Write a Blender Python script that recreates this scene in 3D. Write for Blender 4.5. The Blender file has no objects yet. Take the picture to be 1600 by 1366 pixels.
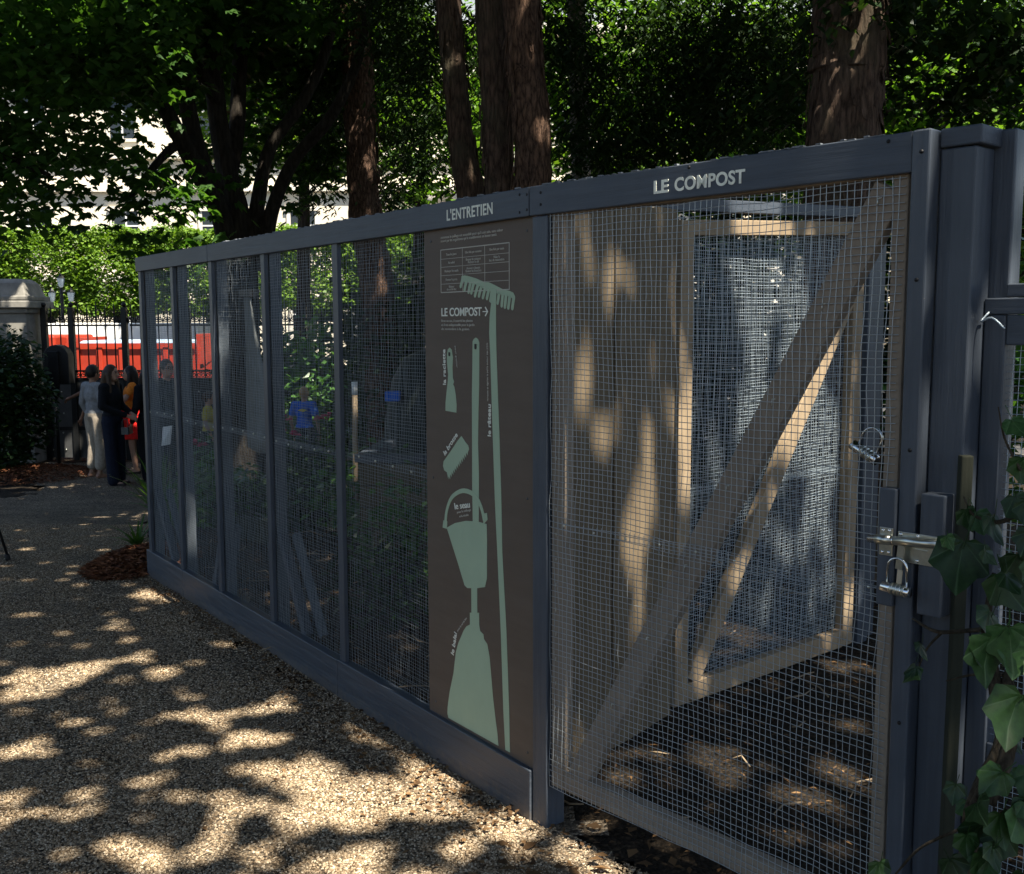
import bpy, bmesh, math, random
import numpy as np
from mathutils import Vector, Matrix, Euler, noise

random.seed(7)
rng = np.random.default_rng(11)
SC = bpy.context.scene
COL = SC.collection
RAD = math.radians

# ------------------------------------------------------------------ camera, sky, sun, exposure
F_PX, PITCH, ROLL, CAM_H = 1627.8, 0.1091, 0.0027, 1.6
cam_data = bpy.data.cameras.new("camera")
cam = bpy.data.objects.new("camera", cam_data)
COL.objects.link(cam)
cam_data.sensor_width = 36.0
cam_data.sensor_fit = 'HORIZONTAL'
cam_data.lens = 36.0 * F_PX / 1600.0
cam_data.clip_start, cam_data.clip_end = 0.05, 600.0
cam.matrix_world = (Matrix.Translation((0, 0, CAM_H)) @ Matrix.Rotation(math.pi / 2 - PITCH, 4, 'X') @ Matrix.Rotation(-ROLL, 4, 'Z'))
SC.camera = cam

SUN_DIR = Vector((0.655 * math.cos(RAD(62)), -0.755 * math.cos(RAD(62)), math.sin(RAD(62)))).normalized()
world = bpy.data.worlds.new("World")
SC.world = world
world.use_nodes = True
wn = world.node_tree
sky = wn.nodes.new('ShaderNodeTexSky')
sky.sky_type = 'NISHITA'
sky.sun_disc = False
sky.sun_elevation = RAD(62)
sky.sun_rotation = math.atan2(SUN_DIR.x, SUN_DIR.y)
wn.links.new(sky.outputs[0], wn.nodes['Background'].inputs[0])
wn.nodes['Background'].inputs[1].default_value = 0.055
sun_data = bpy.data.lights.new("sun", 'SUN')
sun_data.energy = 5.0
sun_data.angle = RAD(0.53)
sun_data.color = (1.0, 0.92, 0.78)
sun = bpy.data.objects.new("sun", sun_data)
COL.objects.link(sun)
sun.rotation_euler = SUN_DIR.to_track_quat('Z', 'Y').to_euler()
SC.view_settings.view_transform = 'Standard'
SC.view_settings.look = 'None'
SC.view_settings.exposure = 1.72
SC.view_settings.gamma = 1.0
SC.view_settings.use_curve_mapping = False
SC.cycles.use_denoising = True
SC.cycles.max_bounces = 7
SC.cycles.diffuse_bounces = 4
SC.cycles.glossy_bounces = 3
SC.cycles.transmission_bounces = 4
SC.cycles.transparent_max_bounces = 4
SC.cycles.caustics_reflective = False
SC.cycles.caustics_refractive = False
SC.cycles.sample_clamp_indirect = 4.0


# ------------------------------------------------------------------ geometry helpers
def at(px, py, Y):
    """A point at distance Y seen at pixel (px, py) of the 1600 x 1366 photograph."""
    r, u, w = Vector((1, 0, 0)), Vector((0, math.sin(PITCH), math.cos(PITCH))), Vector((0, math.cos(PITCH), -math.sin(PITCH)))
    c, s = math.cos(ROLL), math.sin(ROLL)
    r, u = c * r + s * u, -s * r + c * u
    d = w + (px - 800) / F_PX * r - (py - 683) / F_PX * u
    return Vector((0, 0, CAM_H)) + d * (Y / d.y)


def hz(y):
    t = min(1.0, max(0.0, (y - 6.0) / 8.0))
    d = min(1.0, max(0.0, (y - 17.3) / 0.7))
    return -0.62 * t * t * (3 - 2 * t) - 0.14 * d * d * (3 - 2 * d)


def hz_np(y):
    t = np.clip((y - 6.0) / 8.0, 0, 1)
    d = np.clip((y - 17.3) / 0.7, 0, 1)
    return -0.62 * t * t * (3 - 2 * t) - 0.14 * d * d * (3 - 2 * d)


class MB:
    """Collects boxes, bars, tubes and prisms and links them as ONE mesh object."""

    def __init__(self):
        self.v, self.f, self.smooth = [], [], []

    def add(self, verts, faces, smooth=False):
        b = len(self.v)
        self.v.extend([tuple(p) for p in verts])
        self.f.extend([tuple(b + i for i in q) for q in faces])
        self.smooth.extend([smooth] * len(faces))
        return self

    def box(self, x0, x1, y0, y1, z0, z1):
        v = [(x0, y0, z0), (x1, y0, z0), (x1, y1, z0), (x0, y1, z0), (x0, y0, z1), (x1, y0, z1), (x1, y1, z1), (x0, y1, z1)]
        return self.add(v, [(0, 3, 2, 1), (4, 5, 6, 7), (0, 1, 5, 4), (1, 2, 6, 5), (2, 3, 7, 6), (3, 0, 4, 7)])

    def prism(self, poly, y0, y1):
        """poly: (x, z) outline, extruded from y0 (front) to y1."""
        a = sum(poly[i][0] * poly[(i + 1) % len(poly)][1] - poly[(i + 1) % len(poly)][0] * poly[i][1] for i in range(len(poly)))
        if a < 0:
            poly = poly[::-1]
        n = len(poly)
        v = [(p[0], y0, p[1]) for p in poly] + [(p[0], y1, p[1]) for p in poly]
        f = [tuple(range(n)), tuple(range(2 * n - 1, n - 1, -1))]
        f += [(i, n + i, n + (i + 1) % n, (i + 1) % n) for i in range(n)]
        return self.add(v, f)

    def beam(self, p0, p1, w, d, up=(0, 0, 1)):
        p0, p1, up = Vector(p0), Vector(p1), Vector(up)
        t = (p1 - p0).normalized()
        a = t.cross(up).normalized() * (w / 2)
        b = a.cross(t).normalized() * (d / 2)
        v = [p0 - a - b, p0 + a - b, p0 + a + b, p0 - a + b, p1 - a - b, p1 + a - b, p1 + a + b, p1 - a + b]
        return self.add(v, [(0, 1, 2, 3), (7, 6, 5, 4), (0, 4, 5, 1), (1, 5, 6, 2), (2, 6, 7, 3), (3, 7, 4, 0)])

    def tube(self, pts, radii, sides=8, caps=True, smooth=True, rough=0.0):
        pts = [Vector(p) for p in pts]
        if not hasattr(radii, '__len__'):
            radii = [radii] * len(pts)
        rings = []
        ref = Vector((0.13, 0.31, 0.94))
        for i, p in enumerate(pts):
            t = (pts[min(i + 1, len(pts) - 1)] - pts[max(i - 1, 0)])
            t = t.normalized() if t.length > 1e-9 else Vector((0, 0, 1))
            if abs(t.dot(ref)) > 0.95 and i == 0:
                ref = Vector((0.9, 0.2, 0.1))
            a = t.cross(ref)
            a = a.normalized() if a.length > 1e-6 else t.orthogonal().normalized()
            b = t.cross(a).normalized()
            ref = b.cross(t) if False else ref
            ring = []
            for k in range(sides):
                an = 2 * math.pi * k / sides
                rr = radii[i]
                if rough:
                    q = p + (a * math.cos(an) + b * math.sin(an)) * rr
                    rr *= 1 + rough * noise.noise(Vector((math.cos(an) * 2.2, math.sin(an) * 2.2, p.z * 0.5 + p.x))) + 0.6 * rough * noise.noise(q * 9.0)
                ring.append(p + (a * math.cos(an) + b * math.sin(an)) * rr)
            rings.append(ring)
        v = [q for r_ in rings for q in r_]
        f = []
        for i in range(len(pts) - 1):
            for k in range(sides):
                k2 = (k + 1) % sides
                f.append((i * sides + k, i * sides + k2, (i + 1) * sides + k2, (i + 1) * sides + k))
        if caps:
            f.append(tuple(range(sides - 1, -1, -1)))
            f.append(tuple((len(pts) - 1) * sides + k for k in range(sides)))
        return self.add(v, f, smooth)

    def ball(self, c, r, seg=10, rings=7):
        c = Vector(c)
        r = Vector(r) if hasattr(r, '__len__') else Vector((r, r, r))
        v, f = [c + Vector((0, 0, r.z))], []
        for i in range(1, rings):
            th = math.pi * i / rings
            for k in range(seg):
                ph = 2 * math.pi * k / seg
                v.append(c + Vector((r.x * math.sin(th) * math.cos(ph), r.y * math.sin(th) * math.sin(ph), r.z * math.cos(th))))
        v.append(c - Vector((0, 0, r.z)))
        for k in range(seg):
            f.append((0, 1 + k, 1 + (k + 1) % seg))
            f.append((len(v) - 1, 1 + (rings - 2) * seg + (k + 1) % seg, 1 + (rings - 2) * seg + k))
        for i in range(rings - 2):
            for k in range(seg):
                a = 1 + i * seg
                f.append((a + k, a + seg + k, a + seg + (k + 1) % seg, a + (k + 1) % seg))
        return self.add(v, f, True)

    def capsule(self, p0, p1, r0, r1, n=10):
        p0, p1 = Vector(p0), Vector(p1)
        self.ball(p0, r0, n, 6)
        self.ball(p1, r1, n, 6)
        return self.tube([p0, p1], [r0, r1], n)

    def build(self, name, m, parent=None, bevel=0.0, kind=None):
        me = bpy.data.meshes.new(name)
        me.from_pydata(self.v, [], self.f)
        me.polygons.foreach_set('use_smooth', self.smooth)
        me.update()
        o = link(name, me, m, parent)
        if bevel:
            b = o.modifiers.new('bevel', 'BEVEL')
            b.width, b.segments, b.limit_method = bevel, 2, 'ANGLE'
        if kind:
            o['kind'] = kind
        return o


def link(name, me, m=None, parent=None):
    o = bpy.data.objects.new(name, me)
    if m is not None and not me.materials:
        me.materials.append(m)
    COL.objects.link(o)
    if parent is not None:
        o.parent = parent
    return o


def tag(o, label=None, cat=None, group=None, kind=None):
    for k, v in (('label', label), ('category', cat), ('group', group), ('kind', kind)):
        if v:
            o[k] = v
    return o


def thing(name, label, cat, loc=(0, 0, 0), rz=0.0, group=None):
    o = bpy.data.objects.new(name, None)
    o.empty_display_size = 0.2
    o.location, o.rotation_euler = loc, (0, 0, rz)
    COL.objects.link(o)
    return tag(o, label, cat, group)


def np_mesh(name, v, f, m, parent=None, kind=None, smooth=False):
    me = bpy.data.meshes.new(name)
    v = np.asarray(v, np.float32)
    f = np.asarray(f, np.int32)
    k = f.shape[1]
    me.vertices.add(len(v))
    me.vertices.foreach_set('co', v.ravel())
    me.loops.add(f.size)
    me.loops.foreach_set('vertex_index', f.ravel())
    me.polygons.add(len(f))
    me.polygons.foreach_set('loop_start', np.arange(0, f.size, k, dtype=np.int32))
    me.polygons.foreach_set('loop_total', np.full(len(f), k, np.int32))
    if smooth:
        me.polygons.foreach_set('use_smooth', np.ones(len(f), bool))
    me.update(calc_edges=True)
    o = link(name, me, m, parent)
    if kind:
        o['kind'] = kind
    return o


# ------------------------------------------------------------------ materials
class N:
    """Small helper round one node tree."""

    def __init__(self, name):
        self.m = bpy.data.materials.new(name)
        self.m.use_nodes = True
        self.t = self.m.node_tree
        self.p = self.t.nodes['Principled BSDF']
        self.out = self.t.nodes['Material Output']

    def n(self, ty, **kw):
        x = self.t.nodes.new(ty)
        for k, v in kw.items():
            if k in x.inputs:
                x.inputs[k].default_value = v
            else:
                setattr(x, k, v)
        return x

    def l(self, a, b):
        self.t.links.new(a, b)

    def coords(self, scale=(1, 1, 1), space='Object'):
        tc = self.n('ShaderNodeTexCoord')
        mp = self.n('ShaderNodeMapping')
        mp.inputs['Scale'].default_value = scale
        self.l(tc.outputs[space], mp.inputs['Vector'])
        return mp.outputs['Vector']

    def noise(self, vec, scale, detail=5.0, rough=0.6):
        x = self.n('ShaderNodeTexNoise')
        x.inputs['Scale'].default_value = scale
        x.inputs['Detail'].default_value = detail
        x.inputs['Roughness'].default_value = rough
        self.l(vec, x.inputs['Vector'])
        return x.outputs['Fac']

    def ramp(self, fac, stops):
        x = self.n('ShaderNodeValToRGB')
        e = x.color_ramp.elements
        while len(e) < len(stops):
            e.new(0.5)
        for i, (p, c) in enumerate(stops):
            e[i].position = p
            e[i].color = (*c, 1.0)
        self.l(fac, x.inputs['Fac'])
        return x.outputs['Color']

    def bump(self, h, strength=0.3, dist=0.01):
        x = self.n('ShaderNodeBump')
        x.inputs['Strength'].default_value = strength
        x.inputs['Distance'].default_value = dist
        self.l(h, x.inputs['Height'])
        self.l(x.outputs['Normal'], self.p.inputs['Normal'])


def mix_rgb(a, b, t):
    return tuple(a[i] * (1 - t) + b[i] * t for i in range(3))


def mat_wood(name, lo, hi, grain=(60, 60, 4), rough=0.75, bump=0.4, spec=0.25, chips=None):
    k = N(name)
    v = k.coords(grain)
    g = k.noise(v, 1.0, 6, 0.65)
    v2 = k.coords((1, 1, 1))
    b = k.noise(v2, 5.0, 4, 0.6)
    mx = k.n('ShaderNodeMath', operation='MULTIPLY_ADD')
    mx.inputs[1].default_value = 0.45
    mx.inputs[2].default_value = 0.0
    k.l(b, mx.inputs[0])
    ad = k.n('ShaderNodeMath', operation='MULTIPLY_ADD')
    ad.inputs[1].default_value = 0.6
    k.l(g, ad.inputs[0])
    k.l(mx.outputs[0], ad.inputs[2])
    col = k.ramp(ad.outputs[0], [(0.3, lo), (0.7, hi)])
    if chips:
        c = k.noise(k.coords((1, 1, 1)), 38.0, 6, 0.72)
        cf = k.ramp(c, [(0.70, (0, 0, 0)), (0.735, (1, 1, 1))])
        mxc = k.n('ShaderNodeMix', data_type='RGBA')
        k.l(cf, mxc.inputs['Factor'])
        k.l(col, mxc.inputs['A'])
        mxc.inputs['B'].default_value = (*chips, 1)
        col = mxc.outputs['Result']
    k.l(col, k.p.inputs['Base Color'])
    k.p.inputs['Roughness'].default_value = rough
    k.p.inputs['Specular IOR Level'].default_value = spec
    k.bump(g, bump, 0.004)
    return k.m


def mat_plain(name, col, rough=0.6, metal=0.0, vary=0.15, scale=14.0, bump=0.0, spec=0.4):
    k = N(name)
    f = k.noise(k.coords(), scale, 5, 0.6)
    c = k.ramp(f, [(0.3, tuple(x * (1 - vary) for x in col)), (0.7, tuple(min(1, x * (1 + vary)) for x in col))])
    k.l(c, k.p.inputs['Base Color'])
    k.p.inputs['Roughness'].default_value = rough
    k.p.inputs['Metallic'].default_value = metal
    k.p.inputs['Specular IOR Level'].default_value = spec
    if bump:
        k.bump(f, bump, 0.01)
    return k.m


def mat_leaf(name, lo, hi, trans=0.35, rough=0.45, tcol=None):
    k = N(name)
    geo = k.n('ShaderNodeNewGeometry')
    col = k.ramp(geo.outputs['Random Per Island'], [(0.0, lo), (1.0, hi)])
    k.l(col, k.p.inputs['Base Color'])
    k.p.inputs['Roughness'].default_value = rough
    k.p.inputs['Specular IOR Level'].default_value = 0.22
    tr = k.n('ShaderNodeBsdfTranslucent')
    hue = k.n('ShaderNodeMix', data_type='RGBA')
    hue.blend_type = 'MULTIPLY'
    hue.inputs['Factor'].default_value = 1.0
    k.l(col, hue.inputs['A'])
    hue.inputs['B'].default_value = (*(tcol or (1.9, 2.0, 0.6)), 1)
    k.l(hue.outputs['Result'], tr.inputs['Color'])
    mx = k.n('ShaderNodeMixShader')
    mx.inputs[0].default_value = trans
    k.l(k.p.outputs[0], mx.inputs[1])
    k.l(tr.outputs[0], mx.inputs[2])
    k.l(mx.outputs[0], k.out.inputs['Surface'])
    return k.m


def mat_bark(name, lo, hi, scale=(9, 9, 1.3), bump=1.0, moss=None):
    k = N(name)
    v = k.coords(scale)
    w = k.n('ShaderNodeTexNoise')
    w.inputs['Scale'].default_value = 2.0
    k.l(v, w.inputs['Vector'])
    vo = k.n('ShaderNodeTexVoronoi')
    vo.feature = 'DISTANCE_TO_EDGE'
    vo.inputs['Scale'].default_value = 2.6
    mixv = k.n('ShaderNodeMix', data_type='RGBA')
    mixv.inputs['Factor'].default_value = 0.18
    k.l(v, mixv.inputs['A'])
    k.l(w.outputs['Color'], mixv.inputs['B'])
    k.l(mixv.outputs['Result'], vo.inputs['Vector'])
    fine = k.noise(k.coords((scale[0] * 3, scale[1] * 3, scale[2] * 3)), 2.2, 7, 0.7)
    ad = k.n('ShaderNodeMath', operation='MULTIPLY_ADD')
    ad.inputs[1].default_value = 0.9
    k.l(vo.outputs['Distance'], ad.inputs[0])
    k.l(fine, ad.inputs[2])
    col = k.ramp(ad.outputs[0], [(0.38, lo), (0.85, hi)])
    if moss:
        pz = k.noise(k.coords((1, 1, 0.6)), 2.4, 4, 0.6)
        mf = k.ramp(pz, [(0.5, (0, 0, 0)), (0.7, (1, 1, 1))])
        mm = k.n('ShaderNodeMix', data_type='RGBA')
        k.l(mf, mm.inputs['Factor'])
        k.l(col, mm.inputs['A'])
        mm.inputs['B'].default_value = (*moss, 1)
        col = mm.outputs['Result']
    k.l(col, k.p.inputs['Base Color'])
    k.p.inputs['Roughness'].default_value = 0.9
    k.p.inputs['Specular IOR Level'].default_value = 0.15
    k.bump(ad.outputs[0], bump, 0.03)
    return k.m


def mat_ground(name, stops, scale_fine, bump=0.6, dist=0.01, patch=None):
    k = N(name)
    v = k.coords()
    vo = k.n('ShaderNodeTexVoronoi')
    vo.inputs['Scale'].default_value = scale_fine
    k.l(v, vo.inputs['Vector'])
    sep = k.n('ShaderNodeSeparateColor')
    k.l(vo.outputs['Color'], sep.inputs[0])
    c1 = k.ramp(sep.outputs[0], stops)
    big = k.noise(v, 1.7, 5, 0.62)
    pc = k.ramp(big, [(0.35, patch[0]), (0.68, patch[1])]) if patch else None
    if pc is not None:
        mm = k.n('ShaderNodeMix', data_type='RGBA')
        mm.blend_type = 'MULTIPLY'
        mm.inputs['Factor'].default_value = 1.0
        k.l(c1, mm.inputs['A'])
        k.l(pc, mm.inputs['B'])
        c1 = mm.outputs['Result']
    k.l(c1, k.p.inputs['Base Color'])
    k.p.inputs['Roughness'].default_value = 0.95
    k.p.inputs['Specular IOR Level'].default_value = 0.15
    f = k.noise(v, scale_fine * 0.4, 6, 0.7)
    ad = k.n('ShaderNodeMath', operation='SUBTRACT')
    k.l(f, ad.inputs[0])
    k.l(vo.outputs['Distance'], ad.inputs[1])
    k.bump(ad.outputs[0], bump, dist)
    return k.m


def mat_muddy(name, lo, hi):
    """Painted board with mud splashes and dust along its foot."""
    k = N(name)
    g = k.noise(k.coords((3, 40, 60)), 1.0, 6, 0.65)
    col = k.ramp(g, [(0.3, lo), (0.7, hi)])
    tc = k.n('ShaderNodeTexCoord')
    sp = k.n('ShaderNodeSeparateXYZ')
    k.l(tc.outputs['Object'], sp.inputs[0])
    sl = k.noise(k.coords((1, 1, 1)), 30.0, 7, 0.75)
    ad = k.n('ShaderNodeMath', operation='MULTIPLY_ADD')
    ad.inputs[1].default_value = -4.2
    k.l(sp.outputs['Z'], ad.inputs[0])
    k.l(sl, ad.inputs[2])
    fac = k.ramp(ad.outputs[0], [(0.22, (0, 0, 0)), (0.62, (0.75, 0.75, 0.75))])
    mx = k.n('ShaderNodeMix', data_type='RGBA')
    k.l(fac, mx.inputs['Factor'])
    k.l(col, mx.inputs['A'])
    mx.inputs['B'].default_value = (0.17, 0.135, 0.098, 1)
    k.l(mx.outputs['Result'], k.p.inputs['Base Color'])
    rg = k.ramp(g, [(0.3, (0.38, 0.38, 0.38)), (0.7, (0.62, 0.62, 0.62))])
    k.l(rg, k.p.inputs['Roughness'])
    k.bump(g, 0.5, 0.004)
    return k.m


def mat_ivy(name, lo, hi, vein):
    k = N(name)
    tc = k.n('ShaderNodeTexCoord')
    sp = k.n('ShaderNodeSeparateXYZ')
    k.l(tc.outputs['Object'], sp.inputs[0])
    an = k.n('ShaderNodeMath', operation='ARCTAN2')
    k.l(sp.outputs['X'], an.inputs[0])
    k.l(sp.outputs['Y'], an.inputs[1])
    m1 = k.n('ShaderNodeMath', operation='MULTIPLY')
    m1.inputs[1].default_value = 3.75
    k.l(an.outputs[0], m1.inputs[0])
    si = k.n('ShaderNodeMath', operation='SINE')
    k.l(m1.outputs[0], si.inputs[0])
    ab = k.n('ShaderNodeMath', operation='ABSOLUTE')
    k.l(si.outputs[0], ab.inputs[0])
    inf = k.n('ShaderNodeObjectInfo')
    base = k.ramp(inf.outputs['Random'], [(0.0, lo), (1.0, hi)])
    nz = k.noise(tc.outputs['Object'], 7.0, 5, 0.6)
    mo = k.n('ShaderNodeMix', data_type='RGBA')
    mo.blend_type = 'MULTIPLY'
    mo.inputs['Factor'].default_value = 1.0
    k.l(base, mo.inputs['A'])
    k.l(k.ramp(nz, [(0.3, (0.6, 0.6, 0.6)), (0.7, (1.25, 1.2, 1.1))]), mo.inputs['B'])
    vf = k.ramp(ab.outputs[0], [(0.03, (0.8, 0.8, 0.8)), (0.14, (0, 0, 0))])
    mx = k.n('ShaderNodeMix', data_type='RGBA')
    k.l(vf, mx.inputs['Factor'])
    k.l(mo.outputs['Result'], mx.inputs['A'])
    mx.inputs['B'].default_value = (*vein, 1)
    k.l(mx.outputs['Result'], k.p.inputs['Base Color'])
    k.p.inputs['Roughness'].default_value = 0.48
    k.p.inputs['Specular IOR Level'].default_value = 0.3
    k.bump(ab.outputs[0], 0.18, 0.02)
    return k.m


M = {}
NAVY_LO, NAVY_HI = (0.038, 0.047, 0.063), (0.070, 0.084, 0.106)
M['paint_h'] = mat_wood('navy_paint_horizontal', NAVY_LO, NAVY_HI, (3, 40, 60), 0.5, 0.5, 0.4, chips=(0.15, 0.15, 0.15))
M['paint_v'] = mat_wood('navy_paint_vertical', NAVY_LO, NAVY_HI, (60, 50, 3), 0.45, 0.5, 0.45, chips=(0.15, 0.15, 0.15))
M['paint_base'] = mat_muddy('navy_paint_muddy', NAVY_LO, NAVY_HI)
M['paint_rim'] = mat_plain('weathered_bare_edge', (0.20, 0.215, 0.23), 0.8, 0, 0.4, 40)
M['paint_lit'] = mat_wood('navy_paint_lit', (0.065, 0.078, 0.095), (0.105, 0.122, 0.14), (60, 60, 4), 0.55, 0.3)  # rear posts and braces: the same navy, lightened in colour to look sunlit
M['gate_wood_v'] = mat_wood('grey_brown_wood_vertical', (0.20, 0.160, 0.122), (0.32, 0.262, 0.20), (80, 80, 5), 0.8, 0.4)
M['gate_wood_h'] = mat_wood('grey_brown_wood_horizontal', (0.20, 0.160, 0.122), (0.32, 0.262, 0.20), (5, 80, 80), 0.8, 0.4)
M['plank'] = mat_wood('weathered_plank', (0.095, 0.070, 0.044), (0.215, 0.165, 0.105), (45, 45, 2.2), 0.8, 0.5)
M['raw_wood'] = mat_wood('raw_pine', (0.20, 0.145, 0.09), (0.36, 0.275, 0.18), (50, 50, 3), 0.75, 0.4)
M['bin_wood'] = mat_wood('brown_bin_board', (0.07, 0.058, 0.035), (0.12, 0.098, 0.06), (4, 50, 60), 0.8, 0.4)
M['old_stake'] = mat_wood('mossy_stake', (0.014, 0.018, 0.012), (0.036, 0.038, 0.026), (60, 60, 4), 0.9, 0.6)
k = N('galvanised_wire')
k.p.inputs['Base Color'].default_value = (0.46, 0.54, 0.60, 1)  # paler and bluer than the gate wire, sun glare put into the colour
k.p.inputs['Metallic'].default_value = 0.35
k.p.inputs['Roughness'].default_value = 0.38
M['wire'] = k.m
k = N('galvanised_wire_gate')
k.p.inputs['Base Color'].default_value = (0.40, 0.435, 0.455, 1)
k.p.inputs['Metallic'].default_value = 0.4
k.p.inputs['Roughness'].default_value = 0.36
M['wire_gate'] = k.m
k = N('galvanised_wire_dull')
k.p.inputs['Base Color'].default_value = (0.28, 0.315, 0.345, 1)  # same wire darkened in colour against the sky light it catches
k.p.inputs['Metallic'].default_value = 0.5
k.p.inputs['Roughness'].default_value = 0.45
M['wire_dull'] = k.m
M['zinc'] = mat_plain('zinc_plate', (0.55, 0.56, 0.50), 0.28, 0.95, 0.12, 60)
M['chrome'] = mat_plain('bright_steel', (0.75, 0.76, 0.76), 0.16, 1.0, 0.05, 60)
M['screw'] = mat_plain('dark_screw', (0.02, 0.02, 0.022), 0.5, 0.6, 0.1)
M['board'] = mat_wood('brown_board', (0.105, 0.079, 0.060), (0.132, 0.101, 0.078), (3, 30, 24), 0.6, 0.12, 0.3)
M['board_edge'] = mat_plain('board_edge_wood', (0.16, 0.12, 0.09), 0.8)
M['green_paint'] = mat_wood('sage_green_paint', (0.36, 0.465, 0.325), (0.41, 0.525, 0.37), (12, 30, 6), 0.65, 0.08)
M['sign_white'] = mat_plain('cream_lettering', (0.84, 0.85, 0.74), 0.6, 0, 0.16, 60)
M['sign_line'] = mat_plain('cream_print', (0.52, 0.50, 0.43), 0.7, 0, 0.1)
M['board_dark'] = mat_plain('board_ink', (0.045, 0.038, 0.034), 0.7)
M['iron'] = mat_plain('black_iron', (0.012, 0.013, 0.014), 0.45, 0.3, 0.2, 30)
M['sheet'] = mat_plain('dark_sheet_metal', (0.075, 0.078, 0.08), 0.45, 0.3, 0.35, 3)
M['black_plastic'] = mat_plain('black_plastic', (0.012, 0.012, 0.013), 0.5)
M['stone'] = mat_plain('pillar_stone', (0.22, 0.21, 0.185), 0.9, 0, 0.3, 5, 0.5)
M['red'] = mat_plain('red_orange_paint', (0.34, 0.030, 0.012), 0.5, 0, 0.18, 3)
M['white'] = mat_plain('white_paint', (0.75, 0.75, 0.73), 0.5, 0, 0.06, 4)
M['beige'] = mat_plain('beige_tarp', (0.50, 0.42, 0.30), 0.8)
M['bluegrey'] = mat_plain('blue_grey_load', (0.30, 0.40, 0.52), 0.7)
M['car_grey'] = mat_plain('grey_car_paint', (0.22, 0.24, 0.26), 0.3, 0.4)
M['glass'] = mat_plain('dark_glass', (0.02, 0.025, 0.03), 0.08)
M['rubber'] = mat_plain('tyre_rubber', (0.02, 0.02, 0.02), 0.8)
M['facade'] = mat_plain('cream_facade', (0.66, 0.60, 0.48), 0.9, 0, 0.08, 0.6)
M['facade_trim'] = mat_plain('pale_facade_trim', (0.62, 0.58, 0.50), 0.9, 0, 0.06, 0.8)
M['zinc_roof'] = mat_plain('zinc_roof', (0.30, 0.33, 0.37), 0.55, 0.2)
M['asphalt'] = mat_ground('asphalt', [(0, (0.04, 0.04, 0.042)), (1, (0.065, 0.064, 0.062))], 60, 0.3)
M['soil'] = mat_ground('dark_soil', [(0, (0.013, 0.010, 0.007)), (0.6, (0.026, 0.019, 0.013)), (1, (0.065, 0.048, 0.031))], 70, 0.9, 0.02, ((0.55, 0.55, 0.55), (1.25, 1.2, 1.1)))
M['path'] = mat_ground('gravel_bed', [(0, (0.045, 0.036, 0.027)), (0.5, (0.16, 0.128, 0.092)), (0.85, (0.30, 0.245, 0.18)), (1, (0.52, 0.44, 0.33))], 95, 1.0, 0.012, ((0.72, 0.70, 0.68), (1.1, 1.06, 1.0)))
M['bark_dark'] = mat_bark('dark_bark', (0.012, 0.010, 0.008), (0.045, 0.038, 0.030))
M['bark_red'] = mat_bark('red_brown_bark', (0.022, 0.013, 0.010), (0.20, 0.122, 0.083), (14, 14, 3.4), 1.0)
M['bark_yew'] = mat_bark('yew_bark', (0.028, 0.018, 0.014), (0.165, 0.108, 0.078), (12, 12, 2.3), 1.0, moss=(0.085, 0.075, 0.05))
M['bark_pale'] = mat_bark('pale_bark', (0.06, 0.056, 0.048), (0.15, 0.14, 0.12), (8, 8, 1.2), 0.8)
M['stem'] = mat_bark('ivy_bark', (0.03, 0.024, 0.016), (0.10, 0.08, 0.055), (25, 25, 6), 0.6)
M['leaf_chestnut'] = mat_leaf('chestnut_leaf', (0.024, 0.064, 0.016), (0.060, 0.130, 0.030), 0.45)
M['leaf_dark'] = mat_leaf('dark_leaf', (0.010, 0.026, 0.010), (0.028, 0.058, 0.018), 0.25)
M['leaf_yew'] = mat_leaf('needle_leaf', (0.012, 0.030, 0.012), (0.032, 0.062, 0.020), 0.25, 0.55)
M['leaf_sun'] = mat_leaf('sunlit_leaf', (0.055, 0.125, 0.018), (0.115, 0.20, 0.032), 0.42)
M['leaf_linden'] = mat_leaf('linden_leaf', (0.07, 0.145, 0.02), (0.15, 0.24, 0.035), 0.3)
M['leaf_deep'] = mat_leaf('deep_shade_leaf', (0.005, 0.012, 0.005), (0.013, 0.028, 0.010), 0.15, 0.6)  # shade put into the leaf colour, so sun spots don't whiten these shrubs
M['lantern'] = mat_plain('lantern_glass', (0.20, 0.25, 0.30), 0.2)
M['leaf_shrub'] = mat_leaf('shrub_leaf', (0.03, 0.085, 0.022), (0.09, 0.19, 0.05), 0.3, 0.3)
M['leaf_ivy'] = mat_ivy('ivy_leaf', (0.010, 0.029, 0.008), (0.026, 0.068, 0.016), (0.05, 0.09, 0.04))
M['leaf_ivy_pale'] = mat_ivy('pale_ivy_leaf', (0.035, 0.085, 0.025), (0.055, 0.13, 0.04), (0.10, 0.17, 0.07))
M['leaf_dead'] = mat_leaf('dead_leaf', (0.05, 0.026, 0.012), (0.22, 0.13, 0.06), 0.15, 0.7, (1.2, 1.0, 0.7))
M['mulch'] = mat_leaf('bark_chips', (0.09, 0.030, 0.014), (0.30, 0.125, 0.058), 0.0, 0.85)
M['grass'] = mat_leaf('strap_leaf', (0.03, 0.075, 0.015), (0.07, 0.14, 0.03), 0.3)
M['pink'] = mat_leaf('pink_petal', (0.50, 0.03, 0.10), (0.75, 0.10, 0.22), 0.3, 0.5, (1, 1, 1))
M['skin'] = mat_plain('skin', (0.42, 0.24, 0.165), 0.5, 0, 0.08, 20)
M['skin_tan'] = mat_plain('tan_skin', (0.30, 0.165, 0.105), 0.5, 0, 0.08, 20)
M['hair_brown'] = mat_wood('brown_hair', (0.025, 0.014, 0.009), (0.075, 0.042, 0.024), (70, 70, 6), 0.45, 0.5)
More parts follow.
